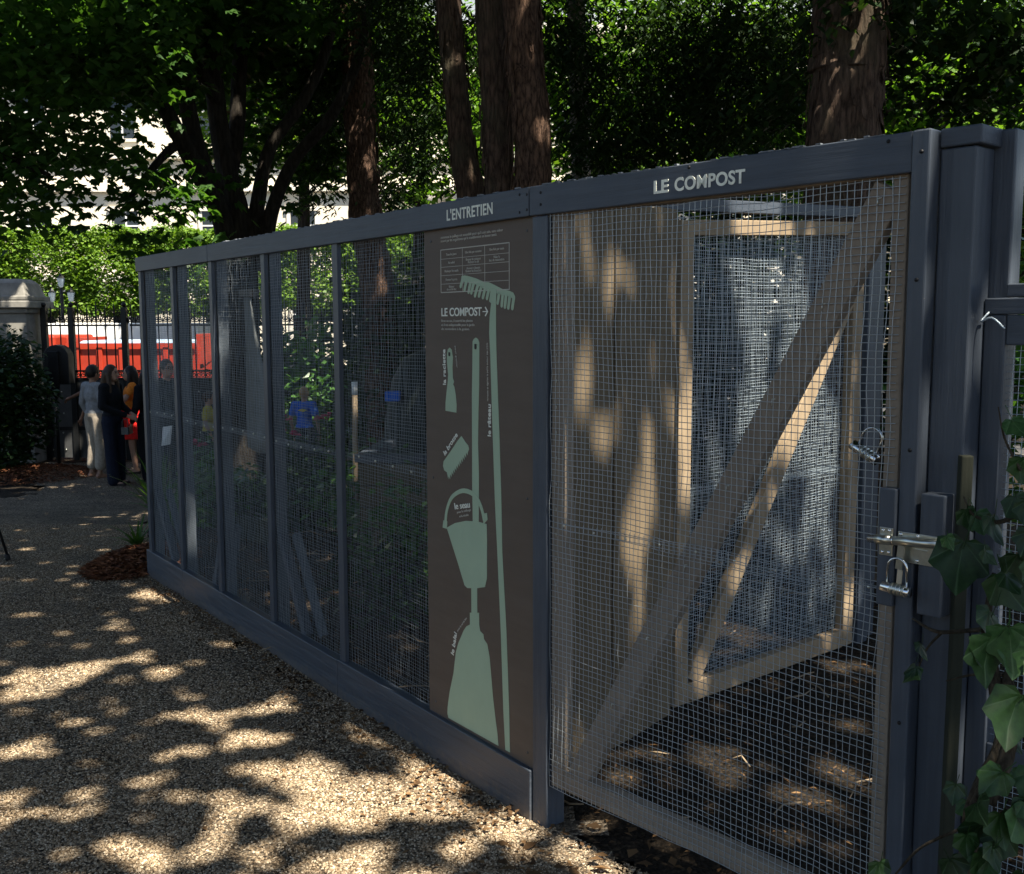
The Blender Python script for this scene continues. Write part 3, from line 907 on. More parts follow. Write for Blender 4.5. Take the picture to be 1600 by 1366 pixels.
# unseen roof of tree crowns, its openings shaped to place the sun patches below
OPENINGS = np.array([(-2.14, 4.62, 0.17, 1.77), (-2.09, 4.5, 0.1, 1.62), (-2.15, 4.28, 0.09, 1.25), (-2.15, 4.44, 0.1, 1.46), (-1.26, 4.12, 0.09, 2.19), (-1.14, 4.15, 0.09, 1.74), (-1.06, 4.08, 0.05, 1.81), (-1.01, 4.1, 0.04, 1.27), (-0.91, 3.88, 0.05, 1.45), (-1.42, 3.66, 0.07, 1.22), (-1.41, 3.68, 0.05, 1.75), (-1.69, 3.79, 0.05, 1.56), (-1.3, 3.81, 0.05, 1.36), (-1.61, 3.35, 0.08, 2.08), (-1.62, 3.39, 0.06, 2.08), (-1.74, 4.03, 0.05, 1.46), (-1.94, 3.84, 0.04, 1.29), (-1.27, 3.76, 0.04, 2.25), (-0.92, 3.57, 0.04, 1.81), (-0.84, 3.5, 0.06, 1.94), (-0.7, 3.55, 0.06, 1.44), (-0.64, 3.4, 0.06, 1.96), (-0.72, 3.37, 0.04, 2.08), (-0.62, 3.52, 0.04, 2.08), (-1.17, 3.46, 0.04, 1.87), (-0.97, 3.47, 0.04, 2.0), (-0.9, 3.26, 0.02, 1.98), (-0.41, 3.63, 0.04, 1.81), (-0.38, 3.71, 0.04, 1.55), (-0.31, 3.57, 0.03, 1.66), (-0.55, 3.76, 0.03, 2.22), (-0.47, 3.52, 0.05, 1.41), (-0.28, 3.43, 0.06, 1.65), (-0.3, 3.44, 0.04, 2.11), (-0.27, 3.54, 0.03, 1.48), (-0.77, 3.14, 0.04, 1.32), (-0.62, 3.14, 0.03, 1.69), (-0.91, 3.14, 0.03, 1.41), (-1.01, 3.09, 0.04, 2.18), (-1.08, 3.03, 0.04, 1.93), (-1.02, 2.91, 0.05, 2.07), (-0.97, 2.96, 0.05, 2.01), (-0.87, 2.99, 0.03, 1.97), (-0.81, 2.92, 0.03, 1.36), (-0.61, 2.95, 0.03, 1.25), (-0.57, 3.21, 0.03, 2.17), (-0.48, 3.23, 0.03, 1.66), (-0.33, 3.31, 0.03, 2.24), (-0.26, 3.2, 0.03, 1.58), (-0.26, 2.94, 0.05, 2.16), (-0.21, 2.96, 0.06, 1.79), (-0.14, 2.96, 0.03, 1.26), (-0.48, 2.92, 0.03, 1.72), (0.01, 3.1, 0.03, 1.81), (0.03, 3.31, 0.04, 2.0), (-0.01, 3.25, 0.02, 1.74), (-2.21, 6.07, 0.06, 1.15), (-1.98, 5.86, 0.03, 1.15), (-1.33, 4.15, 0.05, 1.81), (-1.55, 4.22, 0.04, 2.29), (-1.47, 4.28, 0.04, 1.52), (-1.93, 4.81, 0.03, 1.25), (-1.09, 5.8, 0.07, 1.15), (-1.12, 5.67, 0.04, 1.15), (-1.41, 6.08, 0.03, 1.15), (0.33, 3.54, 0.06, 1.15), (0.42, 3.47, 0.06, 1.15), (0.52, 3.73, 0.06, 1.15), (0.71, 3.7, 0.07, 1.15), (0.71, 3.54, 0.06, 1.15), (0.8, 3.68, 0.04, 1.15), (1.17, 3.58, 0.09, 1.15), (1.24, 3.54, 0.06, 1.15), (0.9, 3.37, 0.07, 1.15), (0.96, 3.31, 0.06, 1.15), (1.14, 3.28, 0.07, 1.15), (1.59, 4.72, 0.09, 1.15), (1.51, 4.76, 0.05, 1.15), (1.55, 4.42, 0.05, 1.15), (1.07, 3.42, 0.05, 1.15), (-0.31, 4.47, 0.02, 1.0), (-0.29, 4.41, 0.02, 1.0), (-0.28, 4.37, 0.02, 1.0), (-0.17, 4.33, 0.01, 1.0), (-0.01, 4.77, 0.02, 1.0), (0.03, 4.73, 0.02, 1.0), (0.07, 4.71, 0.02, 1.0), (0.1, 4.66, 0.02, 1.0), (0.11, 4.61, 0.01, 1.0), (-0.25, 4.63, 0.01, 1.0), (-0.23, 4.38, 0.01, 1.0), (-0.21, 4.21, 0.01, 1.0), (-0.15, 4.2, 0.01, 1.0), (0.06, 4.41, 0.01, 1.0), (-0.02, 4.25, 0.01, 1.0), (0.02, 4.22, 0.01, 1.0), (0.16, 4.27, 0.02, 1.0), (0.17, 4.23, 0.02, 1.0), (0.28, 4.38, 0.02, 1.0), (0.31, 4.36, 0.02, 1.0), (0.31, 4.48, 0.01, 1.0), (0.1, 4.14, 0.01, 1.0), (0.15, 4.1, 0.01, 1.0), (-0.01, 3.99, 0.01, 1.0), (0.08, 3.9, 0.01, 1.0), (0.29, 4.12, 0.01, 1.0), (0.26, 4.07, 0.01, 1.0), (0.12, 3.77, 0.01, 1.0), (0.18, 4.35, 0.01, 1.0), (-0.23, 4.26, 0.01, 1.0), (0.19, 4.77, 0.04, 1.0), (0.25, 4.7, 0.04, 1.0), (0.28, 4.66, 0.05, 1.0), (0.31, 4.63, 0.04, 1.0), (0.65, 4.36, 0.04, 1.0), (0.66, 4.33, 0.04, 1.0), (0.1, 5.06, 0.04, 1.0), (0.19, 5.14, 0.04, 1.0), (0.28, 5.23, 0.04, 1.0), (0.42, 5.35, 0.04, 1.0), (0.56, 5.47, 0.03, 1.0), (0.95, 5.38, 0.05, 1.0), (0.94, 5.31, 0.05, 1.0), (0.92, 5.23, 0.05, 1.0), (0.89, 5.16, 0.05, 1.0), (0.88, 5.08, 0.04, 1.0), (0.86, 4.99, 0.04, 1.0), (0.82, 4.9, 0.04, 1.0), (0.83, 4.83, 0.04, 1.0), (1.02, 5.6, 0.03, 1.0), (1.1, 5.57, 0.04, 1.0), (1.15, 5.53, 0.04, 1.0), (1.21, 5.45, 0.04, 1.0), (1.45, 5.19, 0.04, 1.0), (1.5, 5.12, 0.04, 1.0), (1.57, 4.97, 0.04, 1.0), (0.93, 4.42, 0.03, 1.0), (0.85, 4.31, 0.03, 1.0), (0.67, 5.05, 0.05, 1.0), (0.47, 4.92, 0.04, 1.0), (0.47, 4.74, 0.04, 1.0), (0.79, 5.26, 0.04, 1.0), (1.08, 5.12, 0.04, 1.0), (1.23, 5.13, 0.04, 1.0), (0.95, 4.77, 0.03, 1.0), (0.16, 4.88, 0.04, 1.0), (0.08, 5.08, 0.04, 1.0), (0.16, 5.17, 0.04, 1.0), (0.26, 5.26, 0.04, 1.0), (0.34, 5.33, 0.04, 1.0), (-3.39, 13.74, 0.05, 1.0), (-3.27, 13.63, 0.06, 1.0), (-3.13, 13.49, 0.08, 1.0), (-3.05, 13.41, 0.09, 1.0), (-2.96, 13.33, 0.09, 1.0), (-2.87, 13.24, 0.09, 1.0), (-2.78, 13.16, 0.08, 1.0), (-2.7, 13.07, 0.06, 1.0), (-2.2, 12.68, 0.07, 1.0), (-2.08, 12.56, 0.07, 1.0), (-1.97, 12.45, 0.06, 1.0), (-1.83, 12.3, 0.05, 1.0), (0.72, 7.75, 0.07, 1.0), (0.77, 7.7, 0.07, 1.0), (0.8, 7.66, 0.06, 1.0), (0.93, 7.7, 0.06, 1.0), (0.99, 7.66, 0.08, 1.0), (1.0, 7.61, 0.07, 1.0), (0.86, 7.58, 0.07, 1.0), (0.88, 7.55, 0.05, 1.0), (-1.0, 9.39, 0.03, 1.0), (-0.85, 9.24, 0.03, 1.0), (-1.05, 9.34, 0.04, 1.0), (-0.97, 9.3, 0.04, 1.0), (-0.9, 9.15, 0.03, 1.0), (-8.51, 17.52, 0.12, 1.0), (-8.46, 17.31, 0.12, 1.0), (-8.36, 17.25, 0.12, 1.0), (-8.0, 17.11, 0.1, 1.0), (-8.75, 17.49, 0.1, 1.0), (-6.18, 13.82, 0.1, 1.0), (-6.26, 13.8, 0.15, 1.0), (-5.46, 13.78, 0.1, 1.0), (-4.95, 13.8, 0.08, 1.0), (-6.54, 13.84, 0.12, 1.0), (-5.97, 13.77, 0.1, 1.0), (-5.78, 13.86, 0.1, 1.0), (-5.67, 14.42, 0.12, 1.0), (-5.6, 14.27, 0.1, 1.0), (-5.95, 14.85, 0.16, 1.0), (-5.88, 14.74, 0.1, 1.0), (-6.18, 15.04, 0.12, 1.0), (-5.6, 15.39, 0.15, 1.0), (-5.48, 15.24, 0.16, 1.0), (-3.01, 14.5, 0.2, 1.0), (-2.95, 14.43, 0.18, 1.0), (-3.17, 15.36, 0.35, 1.0), (-3.05, 15.44, 0.3, 1.0), (-3.39, 15.29, 0.25, 1.0), (-2.9, 15.25, 0.25, 1.0), (-4.3, 14.4, 0.14, 1.0), (-4.25, 14.31, 0.1, 1.0), (-4.79, 14.12, 0.12, 1.0), (-4.65, 14.01, 0.1, 1.0), (-4.6, 13.65, 0.12, 1.0), (-2.56, 13.46, 0.12, 1.0), (-2.98, 13.25, 0.08, 1.0), (-3.82, 14.14, 0.08, 1.0), (-7.35, 16.97, 0.1, 1.0), (-7.09, 16.76, 0.12, 1.0), (0.44, 2.13, 0.07, 1.0), (0.45, 2.14, 0.06, 1.0), (0.53, 1.93, 0.05, 1.0), (-2.01, 5.94, 0.06, 1.0), (-1.77, 5.59, 0.05, 1.0), (-1.95, 6.17, 0.06, 1.0), (-4.82, 11.75, 0.35, 1.0), (-4.62, 11.65, 0.3, 1.0), (-4.86, 11.58, 0.3, 1.0), (-3.93, 10.92, 0.3, 1.0), (-4.1, 10.64, 0.3, 1.0), (-4.11, 10.51, 0.25, 1.0), (-3.72, 10.53, 0.25, 1.0), (-3.99, 13.76, 0.35, 1.0), (-3.63, 13.83, 0.35, 1.0), (-3.84, 13.34, 0.3, 1.0), (-4.4, 13.98, 0.3, 1.0), (-4.85, 10.72, 0.25, 1.0), (-5.11, 10.5, 0.25, 1.0), (-4.8, 9.6, 0.25, 1.0), (-4.52, 9.48, 0.2, 1.0), (-4.97, 9.64, 0.25, 1.0), (-5.15, 14.12, 0.35, 1.0), (-4.05, 14.35, 0.35, 1.0), (-2.9, 14.28, 0.4, 1.0), (-2.48, 13.96, 0.35, 1.0), (-1.91, 11.5, 0.25, 1.0), (-1.73, 11.99, 0.2, 1.0), (-0.28, 10.64, 0.22, 1.0), (0.14, 10.79, 0.25, 1.0), (0.7, 10.23, 0.22, 1.0), (-0.31, 10.92, 0.22, 1.0), (0.76, 10.0, 0.2, 1.0), (1.57, 8.87, 0.3, 1.0), (1.93, 8.72, 0.3, 1.0), (2.15, 8.47, 0.25, 1.0), (1.89, 8.87, 0.25, 1.0), (2.44, 6.51, 0.25, 1.0), (0.25, 5.34, 0.12, 1.0), (0.42, 5.34, 0.12, 1.0), (0.4, 5.49, 0.1, 1.0), (0.72, 5.43, 0.1, 1.0), (0.35, 5.2, 0.1, 1.0), (0.57, 5.09, 0.12, 1.0), (0.91, 5.28, 0.14, 1.0), (1.13, 5.31, 0.14, 1.0), (1.01, 5.12, 0.12, 1.0), (1.29, 5.11, 0.12, 1.0), (0.6, 4.81, 0.1, 1.0), (0.87, 4.73, 0.1, 1.0), (-0.35, 3.66, 0.06, 1.0), (-0.32, 3.62, 0.07, 1.0), (-0.15, 3.44, 0.06, 1.0), (0.22, 3.03, 0.06, 1.0), (0.25, 3.0, 0.07, 1.0), (0.3, 2.94, 0.06, 1.0), (0.44, 2.77, 0.06, 1.0), (0.55, 2.66, 0.06, 1.0), (0.27, 2.98, 0.06, 1.0), (0.34, 2.9, 0.07, 1.0), (0.46, 2.75, 0.06, 1.0), (0.5, 2.7, 0.06, 1.0), (0.53, 2.68, 0.06, 1.0), (0.4, 2.82, 0.07, 1.0), (0.04, 3.21, 0.06, 1.0), (-0.69, 2.21, 0.01, 1.16), (-2.05, 5.51, -0.02, 1.19), (-1.03, 5.42, -0.0, 1.45), (-0.39, 2.96, 0.01, 1.2), (-2.18, 5.85, -0.01, 1.32), (0.76, 2.33, -0.01, 1.18), (-1.08, 2.2, -0.01, 1.42), (0.83, 4.86, 0.01, 1.24), (0.62, 4.93, -0.02, 1.85), (0.28, 3.56, -0.01, 1.63), (-1.99, 4.22, 0.0, 1.82), (-1.02, 4.07, 0.01, 1.37), (-1.89, 7.09, -0.01, 1.36), (-0.65, 2.27, -0.01, 1.06), (-0.97, 4.45, -0.02, 1.16), (-3.42, 7.44, -0.01, 1.95), (-0.41, 2.38, 0.01, 1.02), (0.75, 2.28, 0.0, 1.26), (-1.45, 4.06, 0.01, 1.95), (-0.13, 2.29, -0.01, 1.4), (-0.29, 5.92, -0.01, 1.33), (-0.91, 3.73, 0.0, 1.79), (-0.6, 3.24, -0.02, 1.37), (-1.66, 7.7, -0.0, 1.61), (0.23, 4.62, -0.01, 1.32), (-1.52, 7.15, 0.01, 1.14), (-1.39, 6.26, -0.0, 1.88), (-0.19, 2.43, -0.01, 1.34), (-1.81, 6.54, 0.01, 1.01), (0.66, 8.19, 0.0, 1.2), (-2.17, 5.26, -0.01, 1.03), (-0.92, 2.29, -0.01, 1.84), (0.47, 2.83, -0.02, 1.06), (0.75, 2.27, 0.01, 1.02), (-3.01, 7.56, -0.01, 1.58), (0.84, 2.67, -0.01, 1.57), (-1.59, 4.66, 0.0, 1.99), (-2.35, 4.82, 0.01, 1.67), (-0.19, 4.12, -0.01, 1.3), (-2.13, 4.28, -0.0, 1.18), (0.65, 2.87, -0.0, 1.24), (0.89, 5.58, 0.01, 1.8), (-0.22, 3.23, -0.0, 1.09), (-0.99, 5.53, -0.0, 1.74), (-0.8, 2.3, 0.01, 1.3), (-1.4, 2.88, -0.01, 1.56), (-0.61, 2.23, -0.01, 1.15), (0.73, 6.33, 0.01, 1.44), (-0.5, 2.28, -0.0, 1.38), (-0.16, 5.84, 0.01, 1.47), (0.68, 2.81, 0.01, 1.13), (0.09, 2.7, 0.01, 1.96), (-0.82, 2.21, -0.01, 1.55), (-1.02, 6.22, -0.0, 1.24), (-0.67, 5.21, 0.01, 1.19), (-0.54, 2.41, -0.01, 1.45), (0.22, 2.56, 0.01, 1.01), (-3.6, 7.36, -0.01, 1.49), (-1.41, 3.72, 0.0, 1.84), (-1.12, 2.76, -0.0, 1.15), (0.14, 7.63, 0.01, 1.41), (-1.75, 6.29, -0.01, 1.11), (0.2, 2.23, -0.01, 1.96), (-0.55, 4.61, 0.01, 1.3), (-0.75, 2.2, -0.01, 1.15), (0.23, 2.99, -0.01, 1.34), (-0.24, 2.79, 0.01, 1.17), (-0.14, 6.77, -0.0, 1.54), (-2.03, 4.31, -0.0, 1.99), (-1.29, 5.82, -0.01, 1.87), (-0.79, 2.2, 0.01, 1.65), (-1.22, 6.63, -0.02, 1.54), (-2.46, 5.06, -0.0, 1.94), (-1.15, 2.27, -0.02, 1.68), (-3.2, 7.21, 0.01, 1.22), (0.11, 4.43, -0.02, 1.48), (-2.15, 6.97, 0.01, 1.45), (-2.17, 7.66, 0.01, 1.08), (-1.4, 3.26, -0.01, 1.41), (-0.52, 2.81, 0.0, 1.58), (0.19, 2.83, 0.0, 1.42), (-1.63, 3.93, 0.01, 1.36), (0.72, 3.04, -0.01, 1.2), (-0.47, 3.49, -0.0, 1.4), (-2.92, 5.47, 0.01, 1.46), (-0.77, 3.86, -0.01, 1.81), (-1.85, 3.89, -0.01, 1.49), (-1.57, 3.37, 0.01, 1.15), (-1.46, 5.82, -0.0, 1.68), (-0.18, 2.21, -0.01, 1.43), (-1.19, 2.2, -0.0, 1.46), (-1.47, 3.24, -0.01, 1.67), (-0.16, 6.56, -0.02, 1.34), (0.31, 4.11, -0.0, 1.8), (-2.74, 5.51, 0.01, 1.56), (-1.75, 4.88, 0.01, 2.0), (-0.48, 3.28, -0.02, 1.76), (-1.97, 5.16, 0.01, 1.55), (-0.01, 7.53, -0.02, 1.24), (-3.6, 6.81, -0.02, 1.92), (-2.43, 6.49, -0.01, 1.04), (-1.31, 2.42, -0.0, 1.61), (0.52, 2.47, -0.0, 1.6), (-2.13, 5.3, 0.01, 1.41), (-1.89, 4.17, -0.01, 1.46), (-1.31, 5.78, -0.0, 1.76), (-1.93, 3.6, -0.0, 1.94), (-0.24, 2.23, 0.0, 1.49), (-0.17, 2.36, -0.02, 1.07), (-1.31, 3.26, -0.0, 1.94), (0.87, 2.71, -0.01, 1.84), (0.18, 4.33, 0.01, 1.84), (0.65, 2.48, -0.02, 1.73), (-0.59, 2.24, -0.02, 1.62), (-0.24, 3.14, -0.01, 1.4), (-1.07, 7.28, -0.0, 1.73), (-2.68, 8.13, -0.02, 1.24), (-0.46, 2.51, 0.0, 1.77), (-0.95, 2.37, -0.01, 1.84), (-0.55, 4.08, -0.01, 1.55), (-1.48, 4.89, -0.0, 1.75), (-0.59, 3.34, -0.02, 1.26), (-1.11, 2.24, -0.02, 1.9), (-0.81, 5.84, 0.01, 1.18), (-0.24, 3.33, 0.01, 1.54), (-1.23, 2.42, -0.02, 1.76), (-3.26, 7.22, 0.01, 1.04), (-0.46, 6.7, -0.0, 1.48), (0.73, 2.73, -0.01, 1.26), (-0.91, 6.16, -0.0, 1.57), (-1.07, 2.38, 0.01, 1.7), (-0.69, 4.95, -0.01, 1.16), (-2.57, 4.74, -0.02, 1.34), (0.65, 4.75, -0.01, 1.31), (-2.74, 7.77, -0.0, 1.48), (-1.01, 2.24, -0.02, 1.79), (0.0, 3.47, -0.01, 1.5), (-1.96, 6.95, -0.02, 1.67), (-0.13, 2.22, -0.01, 1.43), (0.24, 5.81, 0.01, 1.78), (0.61, 6.57, -0.01, 1.34), (-0.26, 2.22, -0.02, 1.21), (-0.81, 3.66, 0.0, 1.46), (-3.01, 5.64, 0.0, 1.76), (-0.47, 2.21, 0.0, 1.14), (0.78, 6.45, 0.01, 1.62), (0.63, 6.26, 0.01, 1.33), (-2.5, 5.19, 0.01, 1.06), (-0.19, 3.02, -0.01, 1.42), (-0.01, 3.32, -0.0, 1.83), (-0.12, 5.0, -0.02, 1.68), (-3.38, 7.36, 0.01, 1.78), (0.06, 2.31, -0.01, 1.37), (-1.41, 8.14, -0.0, 1.8), (-1.58, 3.54, 0.01, 1.16), (0.79, 7.28, -0.01, 1.12), (-0.5, 3.93, 0.01, 2.0), (-1.47, 2.83, 0.01, 1.0), (0.34, 7.85, 0.01, 1.4), (-0.05, 2.66, -0.01, 1.71), (-0.34, 2.63, 0.01, 1.59), (-0.36, 7.53, -0.02, 1.65), (-1.26, 2.6, -0.0, 1.01), (-0.4, 2.25, -0.01, 1.66), (-1.02, 2.97, -0.0, 1.52), (0.07, 6.79, 0.01, 1.11), (0.37, 2.26, -0.01, 1.05), (-1.35, 4.37, -0.01, 1.66), (-2.15, 5.86, 0.0, 1.23), (-2.0, 7.14, -0.0, 1.17), (0.64, 3.55, 0.01, 1.2), (0.04, 4.24, 0.0, 1.2), (1.44, 4.57, 0.0, 1.2), (0.06, 3.08, 0.01, 1.2), (1.46, 3.02, 0.0, 1.2), (0.47, 2.86, 0.01, 1.2), (0.63, 4.1, 0.01, 1.2), (0.92, 3.45, 0.01, 1.2), (1.46, 4.67, -0.01, 1.2), (0.94, 2.8, -0.0, 1.2), (0.58, 4.05, 0.01, 1.2), (0.81, 4.55, 0.0, 1.2), (-2.93, 10.79, 0.19, 1.5), (-2.17, 14.0, 0.17, 1.17), (-2.16, 13.41, 0.14, 1.06), (-1.91, 10.9, 0.1, 1.33), (-2.39, 11.13, 0.11, 1.47), (-3.62, 12.38, 0.15, 1.49), (-2.72, 11.11, 0.12, 1.6), (-2.48, 12.27, 0.12, 1.54), (-4.81, 11.94, 0.15, 1.46), (-3.03, 12.88, 0.1, 1.2), (-2.85, 12.43, 0.19, 1.04), (-1.87, 12.07, 0.12, 1.06), (-5.71, 14.16, 0.17, 1.59), (-2.44, 11.81, 0.1, 1.32), (-4.99, 10.67, 0.15, 1.34), (-1.87, 13.38, 0.08, 1.1), (-3.65, 12.97, 0.2, 1.33), (-4.03, 10.04, 0.13, 1.52)])


def leaf_roof(trees, x0=-9.5, x1=6.0, y0=-1.5, y1=18.6, step=0.135, layers=5):
    rs = np.random.default_rng(77)
    hx, hy = SUN_DIR.x / SUN_DIR.z, SUN_DIR.y / SUN_DIR.z
    P = []
    for k_ in range(layers):
        X, Y = np.meshgrid(np.arange(x0, x1, step), np.arange(y0, y1, step))
        X = X.ravel() + rs.uniform(-0.5, 0.5, X.size) * step * 1.3
        Y = Y.ravel() + rs.uniform(-0.5, 0.5, Y.size) * step * 1.3
        H = 6.9 + 0.55 * k_ + rs.uniform(-0.5, 0.5, X.size) * 0.7 + 0.5 * np.sin(X * 0.7) * np.cos(Y * 0.6)
        ok = np.ones(len(X), bool)
        for (a, b, r_, el) in OPENINGS:
            dx, dy = X - a, Y - b
            e = np.hypot((dx * 0.97 + dy * 0.24) / el, (dy * 0.97 - dx * 0.24) * (el ** 0.25))
            ok &= e > (r_ * 0.85 + 0.05 + 0.03 * np.sin(np.arctan2(Y - b, X - a) * 3 + a * 9))
        X, Y, H = X[ok], Y[ok], H[ok]
        P.append(np.stack([X + H * hx, Y + H * hy, H], 1))
    P = np.concatenate(P)
    base = np.array([[t.location.x, t.location.y] for t in trees])
    own = np.argmin(((P[:, None, :2] - base[None]) ** 2).sum(-1), 1)
    for i, t in enumerate(trees):
        q = P[own == i]
        if len(q):
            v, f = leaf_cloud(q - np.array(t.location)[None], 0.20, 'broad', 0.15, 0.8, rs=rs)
            np_mesh('crown', v, f, M['leaf_dark'], t)


leaf_roof([chest, lt, con, slim, twin_r, big] + shade)

# --- sunlit trees beyond, and the row of clipped trees along the street
GB = 'sunlit trees beyond the enclosure'
for i, (px, Y, zc, rx, rz, lab) in enumerate([
        (650, 24, 6.6, 2.3, 2.9, 'bright green tree seen between the conifer trunk and the slim yew'),
        (900, 27, 7.0, 3.2, 4.0, 'green tree glimpsed behind the yews right of the paired trunks'),
        (1130, 25, 6.5, 3.2, 4.0, 'green tree glimpsed above the compost lettering'),
        (1420, 22, 5.5, 2.8, 3.6, 'yellow-green tree glimpsed right of the broad yew trunk'),
        (1600, 20, 5.0, 2.4, 3.2, 'yellow-green tree at the right edge above the low fence'),
        (470, 26, 8.0, 3.0, 3.2, 'green tree glimpsed between the chestnut and the red conifer'),
        (345, 30, 10.5, 3.6, 3.0, 'tall green tree high behind the chestnut branches')]):
    c_ = at(px, 300, Y)
    bb = Vector((c_.x, Y, hz(Y)))
    t = tree('lime_tree', lab, bb, [([bb, bb + Vector((0, 0, 2)), bb + Vector((0.2, 0, zc))], [0.25, 0.2, 0.08])], M['bark_dark'], GB, sides=10)
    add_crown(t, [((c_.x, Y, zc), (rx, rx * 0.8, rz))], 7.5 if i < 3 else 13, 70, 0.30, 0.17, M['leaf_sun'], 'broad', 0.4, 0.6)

GL = 'clipped lime trees along the street'
X0 = at(-30, 430, 38).x
pitch_ = 2.45
for i in range(9):
    x = X0 + i * pitch_ * 1.0
    bb = Vector((x, 38, -0.72))
    t = thing('clipped_lime', ('first', 'second', 'third', 'fourth', 'fifth', 'sixth', 'seventh', 'eighth', 'ninth')[i] + ' box-clipped bright green lime tree counted from the left end of the row', 'tree', bb, 0, GL)
    mb = MB()
    trunk_mesh(mb, [(0, 0, 0), (0.03, 0, 1.5), (0, 0, 3.2)], [0.13, 0.11, 0.09], 8, 4)
    mb.build('trunk', M['bark_dark'], t)
    n = 15000
    q = rng.random((n, 3)) * 2 - 1
    q *= (np.max(np.abs(q), axis=1, keepdims=True) ** -0.55)
    q = np.clip(q, -1.05, 1.05)
    drop = 0.32 * (1 - np.abs(q[:, 0]) ** 2.2)
    p = np.stack([q[:, 0] * 1.22, q[:, 1] * 1.1, 4.30 + q[:, 2] * 1.36], 1)
    p[:, 2] -= np.where(q[:, 2] < 0, drop * -q[:, 2], 0) * 0.9
    p += 0.11 * np.sin(p * 4.3 + p[:, [1, 2, 0]] * 3.1 + i) + rng.normal(0, 0.06, p.shape)
    crown('crown', p, 0.125, M['leaf_linden'], t, 'broad', 0.45, 0.5)

# ------------------------------------------------------------------ the stone building across the street
bld = thing('stone_building', 'long pale sunlit stone building with cornices and columns across the street', 'building', (0, 56, -0.75))
mb = MB()
mb.box(-46, 60, 0.4, 12, 0, 17.5)
mb.build('wall', M['facade'], bld)
for z0, z1, pr in [(4.6, 4.95, 0.25), (9.3, 9.6, 0.3), (11.0, 11.35, 0.35), (15.0, 15.5, 0.6), (17.2, 17.7, 0.75)]:
    MB().box(-46.2, 60.2, 0.4 - pr, 0.398, z0, z1).build('cornice', M['facade_trim'], bld)
MB().box(-46.4, 60.4, 0.2, 12.2, 17.72, 20.5).build('roof', M['zinc_roof'], bld)
wf, wp, wb = MB(), MB(), MB()
wf.box(-0.85, 0.85, -0.10, 0.0, 0, 0.16).box(-0.85, -0.65, -0.08, 0, 0.16, 2.3).box(0.65, 0.85, -0.08, 0, 0.16, 2.3).box(-0.95, 0.95, -0.14, 0, 2.3, 2.55)
wp.box(-0.65, 0.65, -0.02, 0.0, 0.16, 2.3)
wb.box(-0.04, 0.04, -0.05, -0.021, 0.16, 2.3).box(-0.65, -0.041, -0.05, -0.021, 1.5, 1.57).box(0.041, 0.65, -0.05, -0.021, 1.5, 1.57)
first = None
for zz in (1.3, 6.0, 11.9):
    for kx in range(22):
        x = -44 + kx * 4.7
        if zz > 5 and x > -6 and zz < 10:
            continue
        if first is None:
            w_ = wf.build('window', M['facade_trim'], bld)
            p_ = wp.build('pane', M['glass'], w_)
            s_ = wb.build('sash', M['white'], w_)
            first = (w_, p_, s_)
            w_.location = (x, 0.39, zz)
        else:
            w2 = first[0].copy()
            COL.objects.link(w2)
            w2.location = (x, 0.39, zz)
            for q_ in first[1:]:
                c2 = q_.copy()
                COL.objects.link(c2)
                c2.parent = w2
cm = MB()
cm.tube([(0, 0, 0), (0, 0, 0.25), (0, 0, 0.3), (0, 0, 5.5), (0, 0, 5.6), (0, 0, 6.0)], [0.62, 0.62, 0.48, 0.42, 0.55, 0.6], 14)
c0 = None
for kx in range(13):
    x = -7.0 + kx * 2.3
    if c0 is None:
        c0 = cm.build('column', M['facade_trim'], bld)
        o = c0
    else:
        o = c0.copy()
        COL.objects.link(o)
    o.location = (x, -0.9, 0.0)
    o.scale = (1.3, 1.3, 1.55)

# ------------------------------------------------------------------ stone pillar, iron gate and railings
GZ = -0.75
pil = thing('gate_pillar', 'pale stone gate pillar with moulded cap at the left edge behind the bush', 'pillar', (-8.06, 17.0, GZ))
MB().box(-0.42, 0.42, -0.42, 0.42, 0, 0.5).build('plinth', M['stone'], pil, 0.015)
MB().box(-0.36, 0.36, -0.36, 0.36, 0.5, 2.52).build('shaft', M['stone'], pil, 0.012)
mb = MB()
mb.box(-0.40, 0.40, -0.40, 0.40, 2.52, 2.60).box(-0.46, 0.46, -0.46, 0.46, 2.60, 2.72).box(-0.42, 0.42, -0.42, 0.42, 2.72, 2.80)
mb.build('moulding', M['stone'], pil, 0.02)
mb = MB()
mb.add([(-0.37, -0.37, 2.8), (0.37, -0.37, 2.8), (0.37, 0.37, 2.8), (-0.37, 0.37, 2.8), (-0.30, -0.30, 3.0), (0.30, -0.30, 3.0), (0.30, 0.30, 3.0), (-0.30, 0.30, 3.0), (-0.22, -0.22, 3.07), (0.22, -0.22, 3.07), (0.22, 0.22, 3.07), (-0.22, 0.22, 3.07)],
       [(0, 1, 5, 4), (1, 2, 6, 5), (2, 3, 7, 6), (3, 0, 4, 7), (4, 5, 9, 8), (5, 6, 10, 9), (6, 7, 11, 10), (7, 4, 8, 11), (8, 9, 10, 11)])
mb.build('cap', M['stone'], pil, 0.02)


def spiral(cx, cz, r, turns, sgn, start, n=18):
    return [(cx + sgn * r * (1 - 0.8 * i / n) * math.cos(start + turns * 2 * math.pi * i / n), 0, cz + r * (1 - 0.8 * i / n) * math.sin(start + turns * 2 * math.pi * i / n)) for i in range(n + 1)]


bar_me = scroll_me = low_me = None


